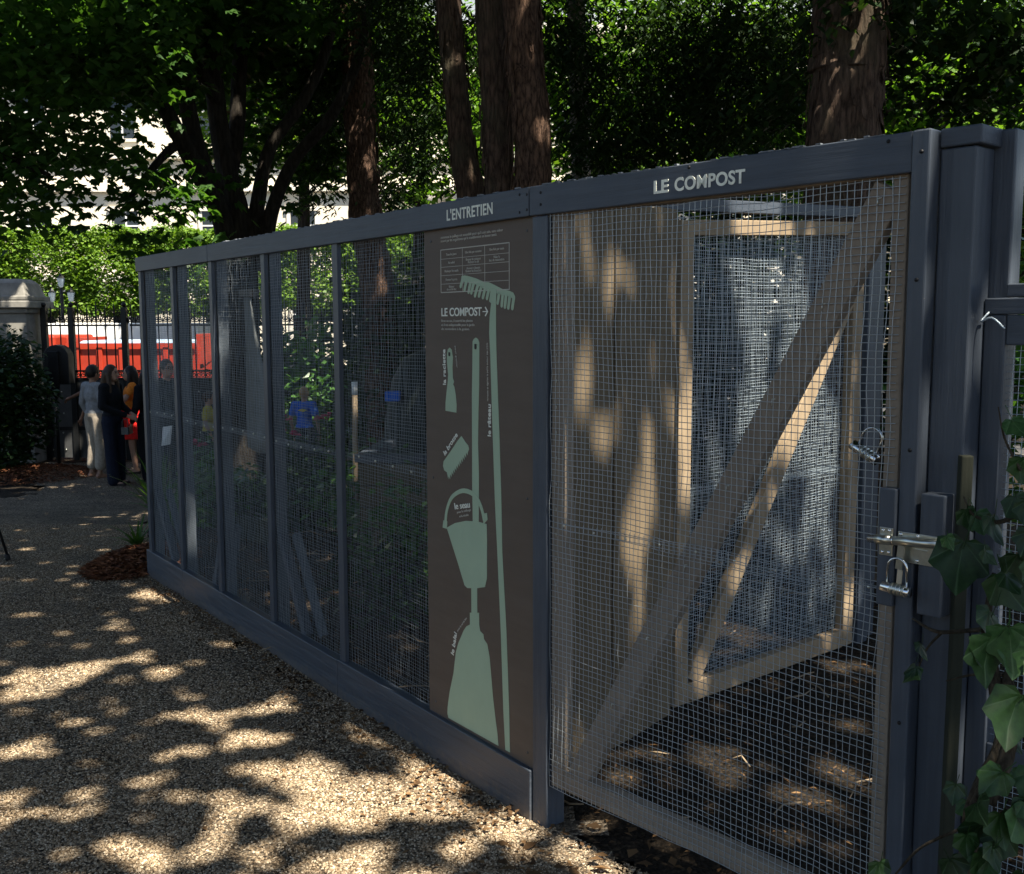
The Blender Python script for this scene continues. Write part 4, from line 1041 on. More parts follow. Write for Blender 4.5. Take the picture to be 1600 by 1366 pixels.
def railing(name, label, cat, x0, x1, panel_m, posts, z_panel=(0.17, 1.44)):
    global bar_me, scroll_me, low_me
    t = thing(name, label, cat, (x0, 17.0, GZ))
    L = x1 - x0
    MB().box(0, L, -0.018, 0.018, 2.315, 2.345).build('top_rail', M['iron'], t)
    MB().box(0, L, -0.018, 0.018, 1.575, 1.605).build('middle_rail', M['iron'], t)
    MB().box(0, L, -0.02, 0.02, z_panel[1], z_panel[1] + 0.04).build('lower_rail', M['iron'], t)
    MB().box(0, L, -0.004, 0.012, z_panel[0], z_panel[1]).build('sheet_panel', panel_m, t)
    MB().box(0, L, -0.02, -0.0045, 0.62, 0.68).build('brace_strip', M['iron'], t)
    rv = MB()
    for i in range(int(L / 0.2)):
        for z in (0.3, 0.58, 0.9, 1.25):
            rv.ball((0.1 + i * 0.2 + 0.02 * math.sin(i * 5 + z * 9), -0.012, z), 0.014, 6, 4)
    rv.build('rivet', M['zinc'], t, kind='stuff')
    n = int(L / 0.147)
    for i in range(n + 1):
        x = 0.02 + i * 0.147
        if x > L:
            break
        if bar_me is None:
            mb = MB()
            mb.tube([(0, 0, 1.44), (0, 0, 2.5)], 0.0115, 6)
            mb.tube([(0, 0, 2.5), (0, 0, 2.52), (0, 0, 2.56), (0, 0, 2.72)], [0.012, 0.016, 0.015, 0.002], 6)
            o = mb.build('bar', M['iron'], t)
            bar_me = o.data
            mb = MB()
            for s_ in (-1, 1):
                mb.tube(spiral(s_ * 0.052, 2.43, 0.052, 1.4, s_, math.pi * 0.9), 0.009, 5)
                mb.tube(curve_pts([(0, 0, 2.36), (s_ * 0.03, 0, 2.47), (s_ * 0.012, 0, 2.54), (s_ * 0.035, 0, 2.575)], 4), 0.006, 5)
            mb.tube([(0, 0, 2.345), (0, 0, 2.60)], [0.008, 0.003], 5)
            s = mb.build('scroll', M['iron'], t)
            scroll_me = s.data
            mb = MB()
            for s_ in (-1, 1):
                mb.tube(spiral(s_ * 0.034, 1.527, 0.046, 1.3, s_, math.pi * 0.5), 0.009, 5)
            low = mb.build('scroll', M['iron'], t)
            low_me = low.data
        else:
            o = link('bar', bar_me, None, t)
            s = link('scroll', scroll_me, None, t)
            low = link('scroll', low_me, None, t)
        o.location.x = x
        s.location.x = x + 0.0735
        low.location.x = x + 0.0735
        if i % 2:
            o.scale.z = 0.985
    for x in posts:
        mb = MB()
        mb.box(x - 0.045, x + 0.045, -0.05, 0.04, 0, 2.62)
        mb.ball((x, 0, 2.66), 0.042, 8, 6)
        mb.build('post', M['iron'], t, 0.006)
    return t


railing('iron_gate', 'black wrought iron gate with riveted grey sheet panel beside the stone pillar', 'gate', -7.64, -6.24, M['sheet'], [0.06, 0.50, 1.36])
railing('iron_railing', 'black wrought iron railing with scrolls and spear tips running behind the fence', 'railing', -6.19, -1.2, M['iron'], [0.94, 1.88, 2.82, 3.76, 4.7])

hp = thing('lock_post', 'black hooded lock post standing before the iron gate', 'post', (at(97, 712, 16.4).x, 16.4, hz(16.4)))
mb = MB()
prof = [(-0.20, 0)] + [(-0.20 + 0.20 - 0.20 * math.cos(a), 0.42 + 0.2 * math.sin(a)) for a in np.linspace(0, math.pi, 9)] + [(0.20, 0)]
mb.prism([(x + 0.02, z + 1.28) for x, z in prof], -0.11, 0.11)
mb.build('hood', M['black_plastic'], hp, 0.01)
MB().box(-0.09, 0.075, -0.16, -0.112, 1.08, 1.80).build('cover_plate', M['iron'], hp, 0.006)
MB().tube([(0.005, -0.13, 0), (0.005, -0.13, 1.08)], 0.028, 8).build('rod', M['iron'], hp)
MB().ball((-0.02, -0.19, 1.06), 0.04).build('knob', M['sheet'], hp)

# ------------------------------------------------------------------ the street: red lorry, van, car, lamp
tr = thing('tipper_truck', 'bright red dropside tipper truck parked beyond the railings', 'truck', (at(75, 600, 23).x, 22.4, -0.738))
TW = at(322, 560, 23).x - at(75, 560, 23).x
bd = MB()
bd.box(0.75, TW, 0, 0.06, 0.85, 1.88).box(0.75, TW, 2.14, 2.2, 0.85, 1.6).box(0.75, TW, 0.061, 2.139, 0.85, 0.95).box(0.70, 0.749, 0, 2.2, 0.85, 2.05)
bd.build('dropside_bed', M['red'], tr, 0.01)
for i in range(6):
    x = 0.95 + i * (TW - 1.1) / 5
    MB().box(x - 0.06, x + 0.06, -0.05, -0.001, 0.82, 1.9).build('rib', M['red'], tr, 0.01)
MB().box(0.72, TW + 0.02, -0.07, -0.051, 1.84, 1.93).build('top_rail', M['red'], tr)
MB().box(0.72, TW + 0.02, -0.07, -0.051, 0.80, 0.88).build('bottom_rail', M['red'], tr)
MB().box(TW + 0.03, TW + 0.12, -0.06, 2.2, 0.6, 2.12).build('tailgate', M['red'], tr, 0.01)
cb = MB()
cb.prism([(-1.3, 0.5), (0.45, 0.5), (0.45, 2.1), (-0.7, 2.1), (-1.15, 1.5), (-1.3, 1.4)], 0.05, 2.15)
cb.build('cab', M['red'], tr, 0.05)
MB().prism([(-0.95, 1.5), (0.3, 1.5), (0.3, 1.98), (-0.7, 1.98)], 0.04, 0.049).build('cab_window', M['glass'], tr)
MB().box(0.9, TW - 0.2, 0.15, 2.0, 1.6, 1.98).build('load', M['bluegrey'], tr, 0.08)
MB().box(-1.2, TW, 0.4, 1.8, 0.55, 0.8).build('chassis', M['black_plastic'], tr)
for x in (-0.6, TW - 1.2):
    for y in (0.1, 1.95):
        w_ = MB().tube([(x, y - 0.12, 0.42), (x, y + 0.12, 0.42)], 0.42, 18, True, False).build('wheel', M['rubber'], tr)
        MB().tube([(x, y - 0.13, 0.42), (x, y + 0.13, 0.42)], 0.22, 12, True, False).build('rim', M['white'], w_)

vn = thing('box_van', 'long white box van behind the red truck across the street', 'van', (at(40, 520, 29).x, 28.5, -0.738))
VL = at(318, 520, 29).x - at(40, 520, 29).x
MB().box(0, VL, 0, 2.2, 0.55, 2.36).build('box_body', M['white'], vn, 0.03)
MB().box(-0.02, VL + 0.02, -0.03, -0.001, 1.62, 1.80).build('beige_band', M['beige'], vn)
MB().prism([(-1.9, 0.55), (-0.01, 0.55), (-0.01, 2.3), (-0.9, 2.3), (-1.6, 1.4), (-1.9, 1.3)], 0.1, 2.1).build('cab', M['white'], vn, 0.04)
for x in (-1.0, VL - 1.0):
    for y in (0.1, 2.0):
        w_ = MB().tube([(x, y - 0.12, 0.36), (x, y + 0.12, 0.36)], 0.36, 18, True, False).build('wheel', M['rubber'], vn)
        MB().tube([(x, y - 0.13, 0.36), (x, y + 0.13, 0.36)], 0.18, 12, True, False).build('rim', M['sheet'], w_)

cr_ = thing('parked_car', 'grey estate car parked behind the truck and right of its tailgate', 'car', (at(326, 560, 24).x, 24, -0.738))
MB().prism([(0, 0.35), (0.02, 0.85), (0.3, 0.95), (4.1, 0.95), (4.25, 0.8), (4.25, 0.35)], 0, 1.7).build('body', M['car_grey'], cr_, 0.06)
MB().prism([(0.15, 0.951), (0.4, 1.45), (2.6, 1.48), (3.3, 0.951)], 0.1, 1.6).build('cabin', M['glass'], cr_, 0.05)
MB().prism([(0.42, 1.481), (0.5, 1.52), (2.5, 1.54), (2.6, 1.481)], 0.12, 1.58).build('roof', M['car_grey'], cr_, 0.02)
for x in (0.8, 3.4):
    for y in (0.05, 1.65):
        MB().tube([(x, y - 0.1, 0.32), (x, y + 0.1, 0.32)], 0.32, 16, True, False).build('wheel', M['rubber'], cr_)
MB().box(-0.02, 0.0, 0.15, 0.45, 0.65, 0.82).build('tail_light', M['red'], cr_)

lp = thing('street_lamp', 'three-lantern street lamp before the clipped trees at the left', 'street lamp', (at(98, 470, 31).x, 31, -0.74))
MB().tube([(0, 0, 0), (0, 0, 0.5), (0, 0, 0.55), (0, 0, 3.4)], [0.12, 0.1, 0.06, 0.045], 10).build('pole', M['iron'], lp)
arm = MB()
for s_ in (-1, 1):
    arm.tube(curve_pts([(0, 0, 2.85), (s_ * 0.2, 0, 2.8), (s_ * 0.28, 0, 2.98)], 6), 0.02, 6)
arm.build('arm', M['iron'], lp)
for x, z in ((-0.28, 3.0), (0.28, 3.0), (0.0, 3.42)):
    mb = MB()
    mb.tube([(x, 0, z), (x, 0, z + 0.04), (x, 0, z + 0.26)], [0.04, 0.075, 0.11], 6, True, False)
    la = mb.build('lantern', M['lantern'], lp)
    MB().tube([(x, 0, z + 0.261), (x, 0, z + 0.30), (x, 0, z + 0.37), (x, 0, z + 0.40)], [0.125, 0.08, 0.03, 0.008], 6, True, False).build('lantern_roof', M['iron'], la)

# ------------------------------------------------------------------ people
def remesh(o, v, smooth=3):
    r_ = o.modifiers.new('skin', 'REMESH')
    r_.mode, r_.voxel_size, r_.use_smooth_shade = 'VOXEL', v, True
    if smooth:
        s_ = o.modifiers.new('smooth', 'SMOOTH')
        s_.iterations, s_.factor = smooth, 0.5
    return o


def hand(mb, wrist, elbow, s):
    """Palm, four curled fingers of different length and a thumb off the palm's side."""
    wrist, elbow = Vector(wrist), Vector(elbow)
    d = (wrist - elbow).normalized()
    side = d.cross(Vector((0, 0, 1)))
    side = side.normalized() if side.length > 0.1 else Vector((0, 1, 0))
    nn = side.cross(d).normalized()
    p = wrist + d * 0.05 * s
    mb.capsule(wrist, p + d * 0.03 * s, 0.024 * s, 0.030 * s, 8)
    for i, ln in enumerate((0.062, 0.075, 0.070, 0.052)):
        b_ = p + d * 0.035 * s + side * (i - 1.5) * 0.019 * s
        k1 = b_ + d * ln * 0.55 * s - nn * 0.012 * s
        mb.capsule(b_, k1, 0.0095 * s, 0.0088 * s, 6)
        mb.capsule(k1, k1 + d * ln * 0.38 * s - nn * 0.030 * s, 0.0088 * s, 0.0075 * s, 6)
    t0 = p - side * 0.026 * s
    t1 = t0 + (d * 0.7 - side * 0.7) * 0.036 * s
    mb.capsule(t0, t1, 0.012 * s, 0.010 * s, 6)
    mb.capsule(t1, t1 + (d * 0.9 - side * 0.2) * 0.030 * s, 0.010 * s, 0.008 * s, 6)


def person(label, loc, face, h=1.65, top='black', bottom='navycloth', hair='hair_dark', long_hair=False, skin='skin', cat='person', group=None,
           arms=None, legs=None, sleeve=1.0, crop=0.0, flare=0.0, dress=None, shoes='leather', vox=0.011, build_=1.0, glasses=False, lean=0.0):
    """A standing figure facing +X before it is turned by face. arms: ((elbow, wrist) left, (elbow, wrist) right) in metres for 1.65 m."""
    t = thing('person', label, cat, loc, face, group)
    s = h / 1.65
    V = lambda x, y, z: Vector((x + lean * max(0, z - 0.9), y * build_, z)) * s
    hip = [V(0, 0.085, 0.88), V(0, -0.085, 0.88)]
    legs = legs or ((( 0.02, 0.09, 0.47), (-0.02, 0.10, 0.075)), ((0.02, -0.09, 0.47), (-0.02, -0.10, 0.075)))
    knee = [V(*legs[0][0]), V(*legs[1][0])]
    ank = [V(*legs[0][1]), V(*legs[1][1])]
    arms = arms or (((-0.03, 0.24, 1.10), (0.08, 0.23, 0.86)), ((-0.03, -0.24, 1.10), (0.08, -0.23, 0.86)))
    sh = [V(-0.01, 0.165, 1.345), V(-0.01, -0.165, 1.345)]
    el = [V(*arms[0][0]), V(*arms[1][0])]
    wr = [V(*arms[0][1]), V(*arms[1][1])]
    hc = V(0.02, 0, 1.535)
    b = MB()
    b.ball(V(0, 0, 0.93), Vector((0.11, 0.155 * build_, 0.11)) * s)
    b.ball(V(0.0, 0, 1.07), Vector((0.095, 0.125 * build_, 0.14)) * s)
    b.ball(V(0.005, 0, 1.23), Vector((0.11, 0.15 * build_, 0.16)) * s)
    b.capsule(sh[0], sh[1], 0.055 * s, 0.055 * s)
    b.capsule(V(-0.005, 0, 1.36), V(0.005, 0, 1.47), 0.052 * s, 0.046 * s)
    b.ball(hc, Vector((0.092, 0.073, 0.112)) * s, 14, 10)
    b.ball(hc + Vector((0.035, 0, -0.055)) * s, Vector((0.058, 0.052, 0.055)) * s)
    b.capsule(hc + Vector((0.088, 0, 0.015)) * s, hc + Vector((0.104, 0, -0.022)) * s, 0.010 * s, 0.015 * s, 6)
    b.ball(hc + Vector((0.085, 0, -0.055)) * s, Vector((0.012, 0.024, 0.010)) * s, 8, 5)
    for y in (-1, 1):
        b.ball(hc + Vector((-0.005, y * 0.074, -0.005)) * s, Vector((0.018, 0.010, 0.03)) * s, 8, 5)
    for i in (0, 1):
        b.capsule(hip[i], knee[i], 0.085 * s, 0.056 * s)
        b.capsule(knee[i], ank[i], 0.056 * s, 0.036 * s)
        b.capsule(ank[i] + Vector((-0.03, 0, -0.03)) * s, ank[i] + Vector((0.13, 0, -0.048)) * s, 0.034 * s, 0.026 * s)
        b.capsule(sh[i], el[i], 0.046 * s, 0.037 * s)
        b.capsule(el[i], wr[i], 0.037 * s, 0.024 * s)
        hand(b, wr[i], el[i], s)
    remesh(b.build('body', M[skin], t), vox * s, 2)
    # clothes: shells that follow the body
    c = MB()
    g = 0.016 * s
    c.ball(V(0, 0, 1.06), Vector((0.108, 0.145 * build_, 0.15)) * s)
    c.ball(V(0.005, 0, 1.22), Vector((0.126, 0.166 * build_, 0.165)) * s)
    c.ball(V(0, 0, 0.96), Vector((0.122, 0.168 * build_, 0.09)) * s)
    c.capsule(sh[0], sh[1], 0.070 * s, 0.070 * s)
    for i in (0, 1):
        if sleeve >= 1:
            c.capsule(sh[i], el[i], 0.064 * s, 0.054 * s)
            c.capsule(el[i], el[i].lerp(wr[i], 0.9), 0.054 * s, 0.040 * s)
        elif sleeve > 0:
            c.capsule(sh[i], sh[i].lerp(el[i], sleeve), 0.066 * s, 0.062 * s)
    remesh(c.build('top', M[top], t), 0.013 * s, 3)
    if dress:
        d = MB()
        d.tube([V(0, 0, 1.02), V(0, 0, 0.9), V(0, 0, 0.72), V(0, 0, 0.55)], [0.15 * s, 0.185 * s, 0.22 * s, 0.26 * s], 16)
        remesh(d.build('skirt', M[dress], t), 0.014 * s, 2)
    else:
        d = MB()
        d.ball(V(0, 0, 0.93), Vector((0.125, 0.172 * build_, 0.115)) * s)
        for i in (0, 1):
            d.capsule(hip[i], knee[i], 0.102 * s, (0.074 + flare * 0.3) * s)
            e = knee[i].lerp(ank[i], 1.0 - crop)
            d.capsule(knee[i], e, (0.074 + flare * 0.3) * s, (0.058 + flare) * s)
        remesh(d.build('trousers', M[bottom], t), 0.013 * s, 3)
    for i in (0, 1):
        f = MB()
        f.capsule(ank[i] + Vector((-0.035, 0, -0.045)) * s, ank[i] + Vector((0.145, 0, -0.055)) * s, 0.036 * s, 0.030 * s)
        remesh(f.build('shoe', M[shoes], t), 0.010 * s, 2)
    hb = MB()
    hb.ball(hc + Vector((-0.018, 0, 0.022)) * s, Vector((0.098, 0.086, 0.108)) * s, 12, 9)
    if long_hair:
        hb.capsule(hc + Vector((-0.05, 0.03, 0)) * s, hc + Vector((-0.11, 0.05, -0.24)) * s, 0.075 * s, 0.05 * s)
        hb.capsule(hc + Vector((-0.05, -0.03, 0)) * s, hc + Vector((-0.11, -0.05, -0.25)) * s, 0.075 * s, 0.05 * s)
        hb.capsule(hc + Vector((0.0, -0.075, 0.0)) * s, hc + Vector((0.03, -0.10, -0.27)) * s, 0.035 * s, 0.03 * s)
        hb.capsule(hc + Vector((0.0, 0.075, 0.0)) * s, hc + Vector((0.03, 0.10, -0.27)) * s, 0.035 * s, 0.03 * s)
    remesh(hb.build('hair', M[hair], t), 0.012 * s, 2)
    for y in (-1, 1):
        MB().ball(hc + Vector((0.083, y * 0.030, 0.012)) * s, Vector((0.008, 0.013, 0.008)) * s, 8, 5).build('eye', M['black'], t)
        MB().capsule(hc + Vector((0.090, y * 0.016, 0.032)) * s, hc + Vector((0.078, y * 0.048, 0.030)) * s, 0.005 * s, 0.004 * s, 6).build('eyebrow', M[hair], t)
    MB().ball(hc + Vector((0.094, 0, -0.055)) * s, Vector((0.006, 0.022, 0.005)) * s, 8, 5).build('mouth', M['magenta'], t)
    if glasses:
        gl = MB()
        for y in (-1, 1):
            gl.tube([hc + Vector((0.102, y * 0.034 + 0.026 * math.cos(a), 0.010 + 0.020 * math.sin(a))) * s for a in np.linspace(0, 2 * math.pi, 13)], 0.003 * s, 5)
            gl.tube([hc + Vector((0.102, y * 0.058, 0.012)) * s, hc + Vector((0.0, y * 0.084, 0.012)) * s], 0.003 * s, 5)
        gl.build('glasses', M['black'], t)
    return t


def stand(px, py, Y):
    p = at(px, py, Y)
    return (p.x, Y, hz(Y))


clasp = (((-0.02, 0.23, 1.10), (0.22, 0.10, 0.99)), ((0.0, -0.23, 1.10), (0.24, -0.02, 0.96)))
wo = person('woman with long brown hair in black top and wide dark trousers, hands clasped before her', stand(180, 760, 14.3), RAD(-12), 1.66, 'black', 'navycloth', 'hair_brown', True,
            'skin', arms=clasp, flare=0.030, legs=(((0.03, 0.09, 0.47), (0.0, 0.10, 0.075)), ((0.02, -0.09, 0.47), (0.05, -0.10, 0.075))), vox=0.009)
bg = MB()
bg.box(-0.05, 0.05, -0.02, 0.02, 0, 0.10)
bg.tube(curve_pts([(-0.04, 0, 0.1), (-0.03, 0, 0.2), (0.03, 0, 0.2), (0.04, 0, 0.1)], 5), 0.006, 6)
hbag = bg.build('handbag', M['sheet'], None, 0.01)
p_ = at(196, 676, 14.2)
hbag.location = p_
tag(hbag, 'small grey bag hanging from the hands of the woman in black', 'bag')
person('person in pale grey sweater and cropped beige trousers, half hidden behind the woman in black', stand(152, 745, 15.0), RAD(55), 1.63, 'greyknit', 'beigecloth', 'hair_dark', False,
       'skin_tan', crop=0.28, flare=0.022, shoes='skin_tan', lean=-0.02)
person('person in charcoal shirt reaching an arm out to the lock post', stand(152, 735, 15.9), RAD(172), 1.60, 'charcoal', 'charcoal', 'hair_dark', False, 'skin_tan', sleeve=0.85,
       arms=(((-0.03, 0.24, 1.10), (0.08, 0.23, 0.86)), ((0.22, -0.20, 1.25), (0.47, -0.16, 1.13))))
person('woman with dark hair in magenta and orange top over a bright red skirt', stand(211, 742, 15.4), RAD(-160), 1.60, 'orange', 'redcloth', 'hair_dark', True, 'skin', sleeve=0.5, dress='redcloth',
       arms=(((0.10, 0.26, 1.16), (0.26, 0.16, 1.30)), ((0.02, -0.25, 1.12), (0.22, -0.12, 1.02))))
person('person with dark hair in black jacket just left of the first fence post', stand(236, 752, 14.6), RAD(150), 1.62, 'black', 'black', 'hair_dark', True, 'skin')
person('man with glasses in dark suit and pale blue shirt, seen through the wire mesh', stand(266, 748, 14.0), RAD(-40), 1.74, 'suit', 'suit', 'hair_brown', False, 'skin', glasses=True, arms=clasp)
sp = MB()
sp.add([(-0.05, 0, 0), (0.06, 0.01, 0.02), (0.10, 0, 0.27), (-0.03, 0.02, 0.25), (-0.045, 0.006, 0.0), (0.065, 0.016, 0.02), (0.105, 0.006, 0.27), (-0.025, 0.026, 0.25)], [(0, 1, 2, 3), (7, 6, 5, 4), (0, 4, 5, 1), (1, 5, 6, 2), (2, 6, 7, 3), (3, 7, 4, 0)])
pp = sp.build('paper_sheet', M['white'])
pp.location = at(258, 694, 13.7)
tag(pp, 'white sheets of paper held at the waist of the man with glasses', 'paper')
sb = MB()
sb.prism([(-0.06, 0.98), (0.06, 0.98), (0.05, 1.36), (-0.05, 1.36)], 0, 0.02)
person('child in yellow shirt seen through the mesh between second and third posts', stand(329, 760, 14.4), RAD(10), 1.28, 'yellow', 'suit', 'hair_brown', False, 'skin', sleeve=0.6)
person('dark-haired child in magenta shirt beside the hanging grey sheet', stand(373, 770, 14.2), RAD(-60), 1.22, 'magenta', 'suit', 'hair_dark', False, 'skin', sleeve=0.6)
kid = person('fair-haired child in bright blue shirt seen from behind among the plants', stand(478, 770, 14.5), RAD(80), 1.34, 'royal', 'suit', 'hair_blond', False, 'skin', sleeve=0.6)
mk = MB()
mk.prism([(-0.05, 1.02), (0.03, 1.0), (0.09, 1.03), (0.02, 1.045), (-0.02, 1.04)], -0.004, 0.0)
mko = mk.build('shirt_print', M['yellow'], kid)
mko.rotation_euler = (0, 0, RAD(-90))
mko.location = (-0.112, 0, 0)

# ------------------------------------------------------------------ wire mesh
def wires(x0, x1, z0, z1, pitch, r, y=0.0, wob=0.0012, seg=13, sag=0.006, seed=1):
    """Welded mesh: real round-ish wires, uprights in front of cross wires."""
    rs = np.random.default_rng(seed)
    V_, F_ = [], []
    base = 0

    def line(a, b, dy):
        nonlocal base
        t = np.linspace(0, 1, seg)[:, None]
        p = np.array(a)[None] * (1 - t) + np.array(b)[None] * t
        p[1:-1] += rs.normal(0, wob, (seg - 2, 3)) * [1, 1.5, 1]
        p[:, 1] += dy
        horiz = abs(a[0] - b[0]) > abs(a[2] - b[2])
        u1 = np.array([0, 0, 1.0]) if horiz else np.array([1.0, 0, 0])
        u2 = np.array([0, 1.0, 0])
        ring = [p + u1 * r, p + u2 * r, p - u1 * r, p - u2 * r]
        v = np.stack(ring, 1).reshape(-1, 3)
        V_.append(v)
        i = np.arange(seg - 1)[:, None] * 4
        k_ = np.arange(4)[None]
        f = np.stack([i + k_, i + (k_ + 1) % 4, i + 4 + (k_ + 1) % 4, i + 4 + k_], -1).reshape(-1, 4) + base
        F_.append(f)
        base += len(v)

    for x in np.arange(x0, x1 + 1e-6, pitch):
        line((x, y, z0), (x + rs.normal(0, 0.001), y, z1), -r * 0.9)
    for z in np.arange(z0, z1 + 1e-6, pitch):
        line((x0, y, z), (x1, y, z + rs.normal(0, 0.001)), r * 0.9)
    P = np.concatenate(V_)
    # the sheet is not taut: it bellies slowly and the wires wander
    x, z = P[:, 0].copy(), P[:, 2].copy()
    P[:, 1] += sag * (0.5 + 0.5 * np.sin(x * 5.1 + seed) * np.sin(z * 4.3 + 2 * seed))
    P[:, 0] += 0.0030 * np.sin(z * 6.0 + seed + x * 2.0) + 0.0013 * np.sin(z * 17 + x * 9)
    P[:, 2] += 0.0035 * np.sin(x * 5.0 + seed * 2 + z) + 0.0013 * np.sin(x * 19 + z * 7)
    return P, np.concatenate(F_)


def wire_panel(parent, x0, x1, z0, z1, pitch, r, y, m, seed=1, name='wire_mesh'):
    v, f = wires(x0, x1, z0, z1, pitch, r, y, sag=(-0.006 if y < 0.03 else 0.005), seed=seed)
    o = np_mesh(name, v, f, m, parent, kind='stuff', smooth=True)
    return o


TXT = []


def text(body, x, z, size, parent, m, y=-0.001, rot=0.0, offset=0.0, depth=0.0006, width=None, align='LEFT', spacing=1.0, name='lettering'):
    cu = bpy.data.curves.new(name, 'FONT')
    cu.body, cu.size, cu.offset, cu.extrude, cu.align_x = body, size, offset, depth, align
    cu.space_character = spacing
    cu.materials.append(m)
    o = bpy.data.objects.new(name, cu)
    COL.objects.link(o)
    o.parent = parent
    o.matrix_local = Matrix.Translation((x, y, z)) @ Matrix.Rotation(math.pi / 2, 4, 'X') @ Matrix.Rotation(rot, 4, 'Z')
    if width:
        TXT.append((o, width))
    return o


# ------------------------------------------------------------------ the long side of the enclosure
FN = thing('mesh_fence', 'long navy framed wire mesh fence along the gravel path, under the L ENTRETIEN header', 'fence', (CX, CY, 0), R1)
hd = None
for a, b in ((-4.09, -2.806), (-2.803, -0.004)):
    mb = MB()
    mb.box(a, b, 0.0, 0.032, 1.920, 2.007)
    o = mb.build('top_board', M['paint_h'], FN, 0.003)
    hd = o
rim = MB()
for i in range(60):                        # splintered pale upper edge of the header boards
    x = random.uniform(-2.9, -0.05)
    rim.box(x, x + random.uniform(0.004, 0.03), 0.001, random.uniform(0.006, 0.03), 2.0072, 2.0072 + random.uniform(0.001, 0.005))
rim.build('splinter', M['paint_rim'], FN, kind='stuff')
for a, b in ((-4.10, -3.402), (-3.399, -1.382), (-1.379, 0.0)):
    MB().box(a, b, 0.0, 0.045, -0.12, 0.172 + 0.004 * (b > -0.1)).build('base_board', M['paint_base'], FN, 0.004)
for u, w_ in ((-4.045, 0.05), (-3.43, 0.045), (-2.80, 0.045), (-2.10, 0.045), (-1.345, 0.05)):
    MB().box(u - w_ / 2, u + w_ / 2, 0.010, 0.030, 0.16, 1.925).build('batten', M['paint_v'], FN, 0.002)
    if u < -1.5:
        MB().box(u - 0.022, u + 0.022, 0.037, 0.095, 0.0, 1.93).build('post', M['paint_lit'], FN, 0.003)
for (ua, za, ub, zb, off) in ((-4.0, 0.56, -3.70, 0.165, 0.06), (-2.83, 0.52, -2.99, 0.165, 0.06), (-2.07, 0.60, -1.80, 0.165, 0.06)):
    MB().beam((ua, off, za), (ub, off, zb), 0.045, 0.04, (0, 1, 0)).build('knee_brace', M['paint_v'], FN, 0.002)
    MB().beam((ua + 0.05, off + 0.05, za), (ub + 0.06, off + 0.05, zb), 0.045, 0.03, (0, 1, 0)).build('knee_brace', M['paint_lit'], FN, 0.002)
wire_panel(FN, -4.06, -0.62, 0.10, 1.07, 0.0132, 0.0006, 0.0335, M['wire_dull'], 3)
wire_panel(FN, -4.06, -0.62, 1.04, 1.96, 0.0132, 0.0006, 0.0355, M['wire_dull'], 4)
tw = MB()
for i in range(24):
    u = -4.0 + i * 0.14
    tw.ball((u, 0.030, 1.055 + 0.008 * math.sin(i * 7)), (0.006, 0.004, 0.006), 6, 4)
tw.build('wire_twist', M['zinc'], FN, kind='stuff')
wt = text("L'ENTRETIEN", -0.468, 1.9435, 0.05, FN, M['sign_white'], -0.0008, RAD(0.0), 0.0010, 0.0006, 0.272, 'LEFT', 1.08, name='lettering')
for u, z in ((-0.012, 1.985), (-0.012, 1.94), (-0.05, 1.935), (-0.05, 1.988)):
    MB().tube([(u, -0.0015, z), (u, 0.002, z)], 0.004, 8).build('screw', M['screw'], FN)

sheet_ = thing('hanging_sheet', 'grey folded sheet hanging beside the third fence post behind the mesh', 'sheet', tuple(f1(-2.72, 0.20, 0)), R1)
hv, hf = [], []
for j in range(15):
    t_ = j / 14
    z = 1.76 - t_ * 0.80
    wd = 0.10 + 0.36 * t_ ** 1.3
    for i in range(13):
        x = -0.10 + wd * i / 12
        hv.append((x, 0.028 * math.sin(i * 1.5 + t_ * 2) * (0.3 + t_), z + (0.05 * math.sin(i * 1.7) if j == 14 else 0)))
for j in range(14):
    for i in range(12):
        a_ = j * 13 + i
        hf.append((a_, a_ + 1, a_ + 14, a_ + 13))
o = np_mesh('cloth', hv, hf, M['greycloth'], sheet_, smooth=True)
o.modifiers.new('thick', 'SOLIDIFY').thickness = 0.003
MB().box(-0.12, 0.02, -0.02, 0.03, 1.74, 1.78).build('clip', M['iron'], sheet_)

# ------------------------------------------------------------------ the information board
BD = thing('information_board', 'tall brown board with pale green painted garden tools, screwed to the fence corner', 'board', (CX, CY, 0), R1)
MB().box(-0.648, -0.004, 0.0185, 0.030, 0.15, 1.93).build('panel', M['board'], BD, 0.001)
MB().box(-0.0038, 0.001, 0.0187, 0.0302, 0.15, 1.925).build('edge_strip', M['board_edge'], BD)
YB = 0.0185


def paint(name, polys, m=None, y=None):
    mb = MB()
    for i, pz in enumerate(polys):
        yy = (y or YB) - 0.0006 - 0.00025 * (i % 3)
        mb.prism(list(pz), yy, YB - 0.0001)
    return mb.build(name, m or M['green_paint'], BD)


def stroke(a, b, w0, w1, n=6):
    a, b = Vector((*a, 0)), Vector((*b, 0))
    d = (b - a).normalized()
    s_ = Vector((-d.y, d.x, 0))
    out = [a + s_ * w0, a - s_ * w0]
    for k_ in range(n + 1):
        an = -math.pi / 2 + math.pi * k_ / n
        out.append(b + (d * math.cos(an) + s_ * math.sin(an)) * w1)
    return [(p.x, p.y) for p in out]


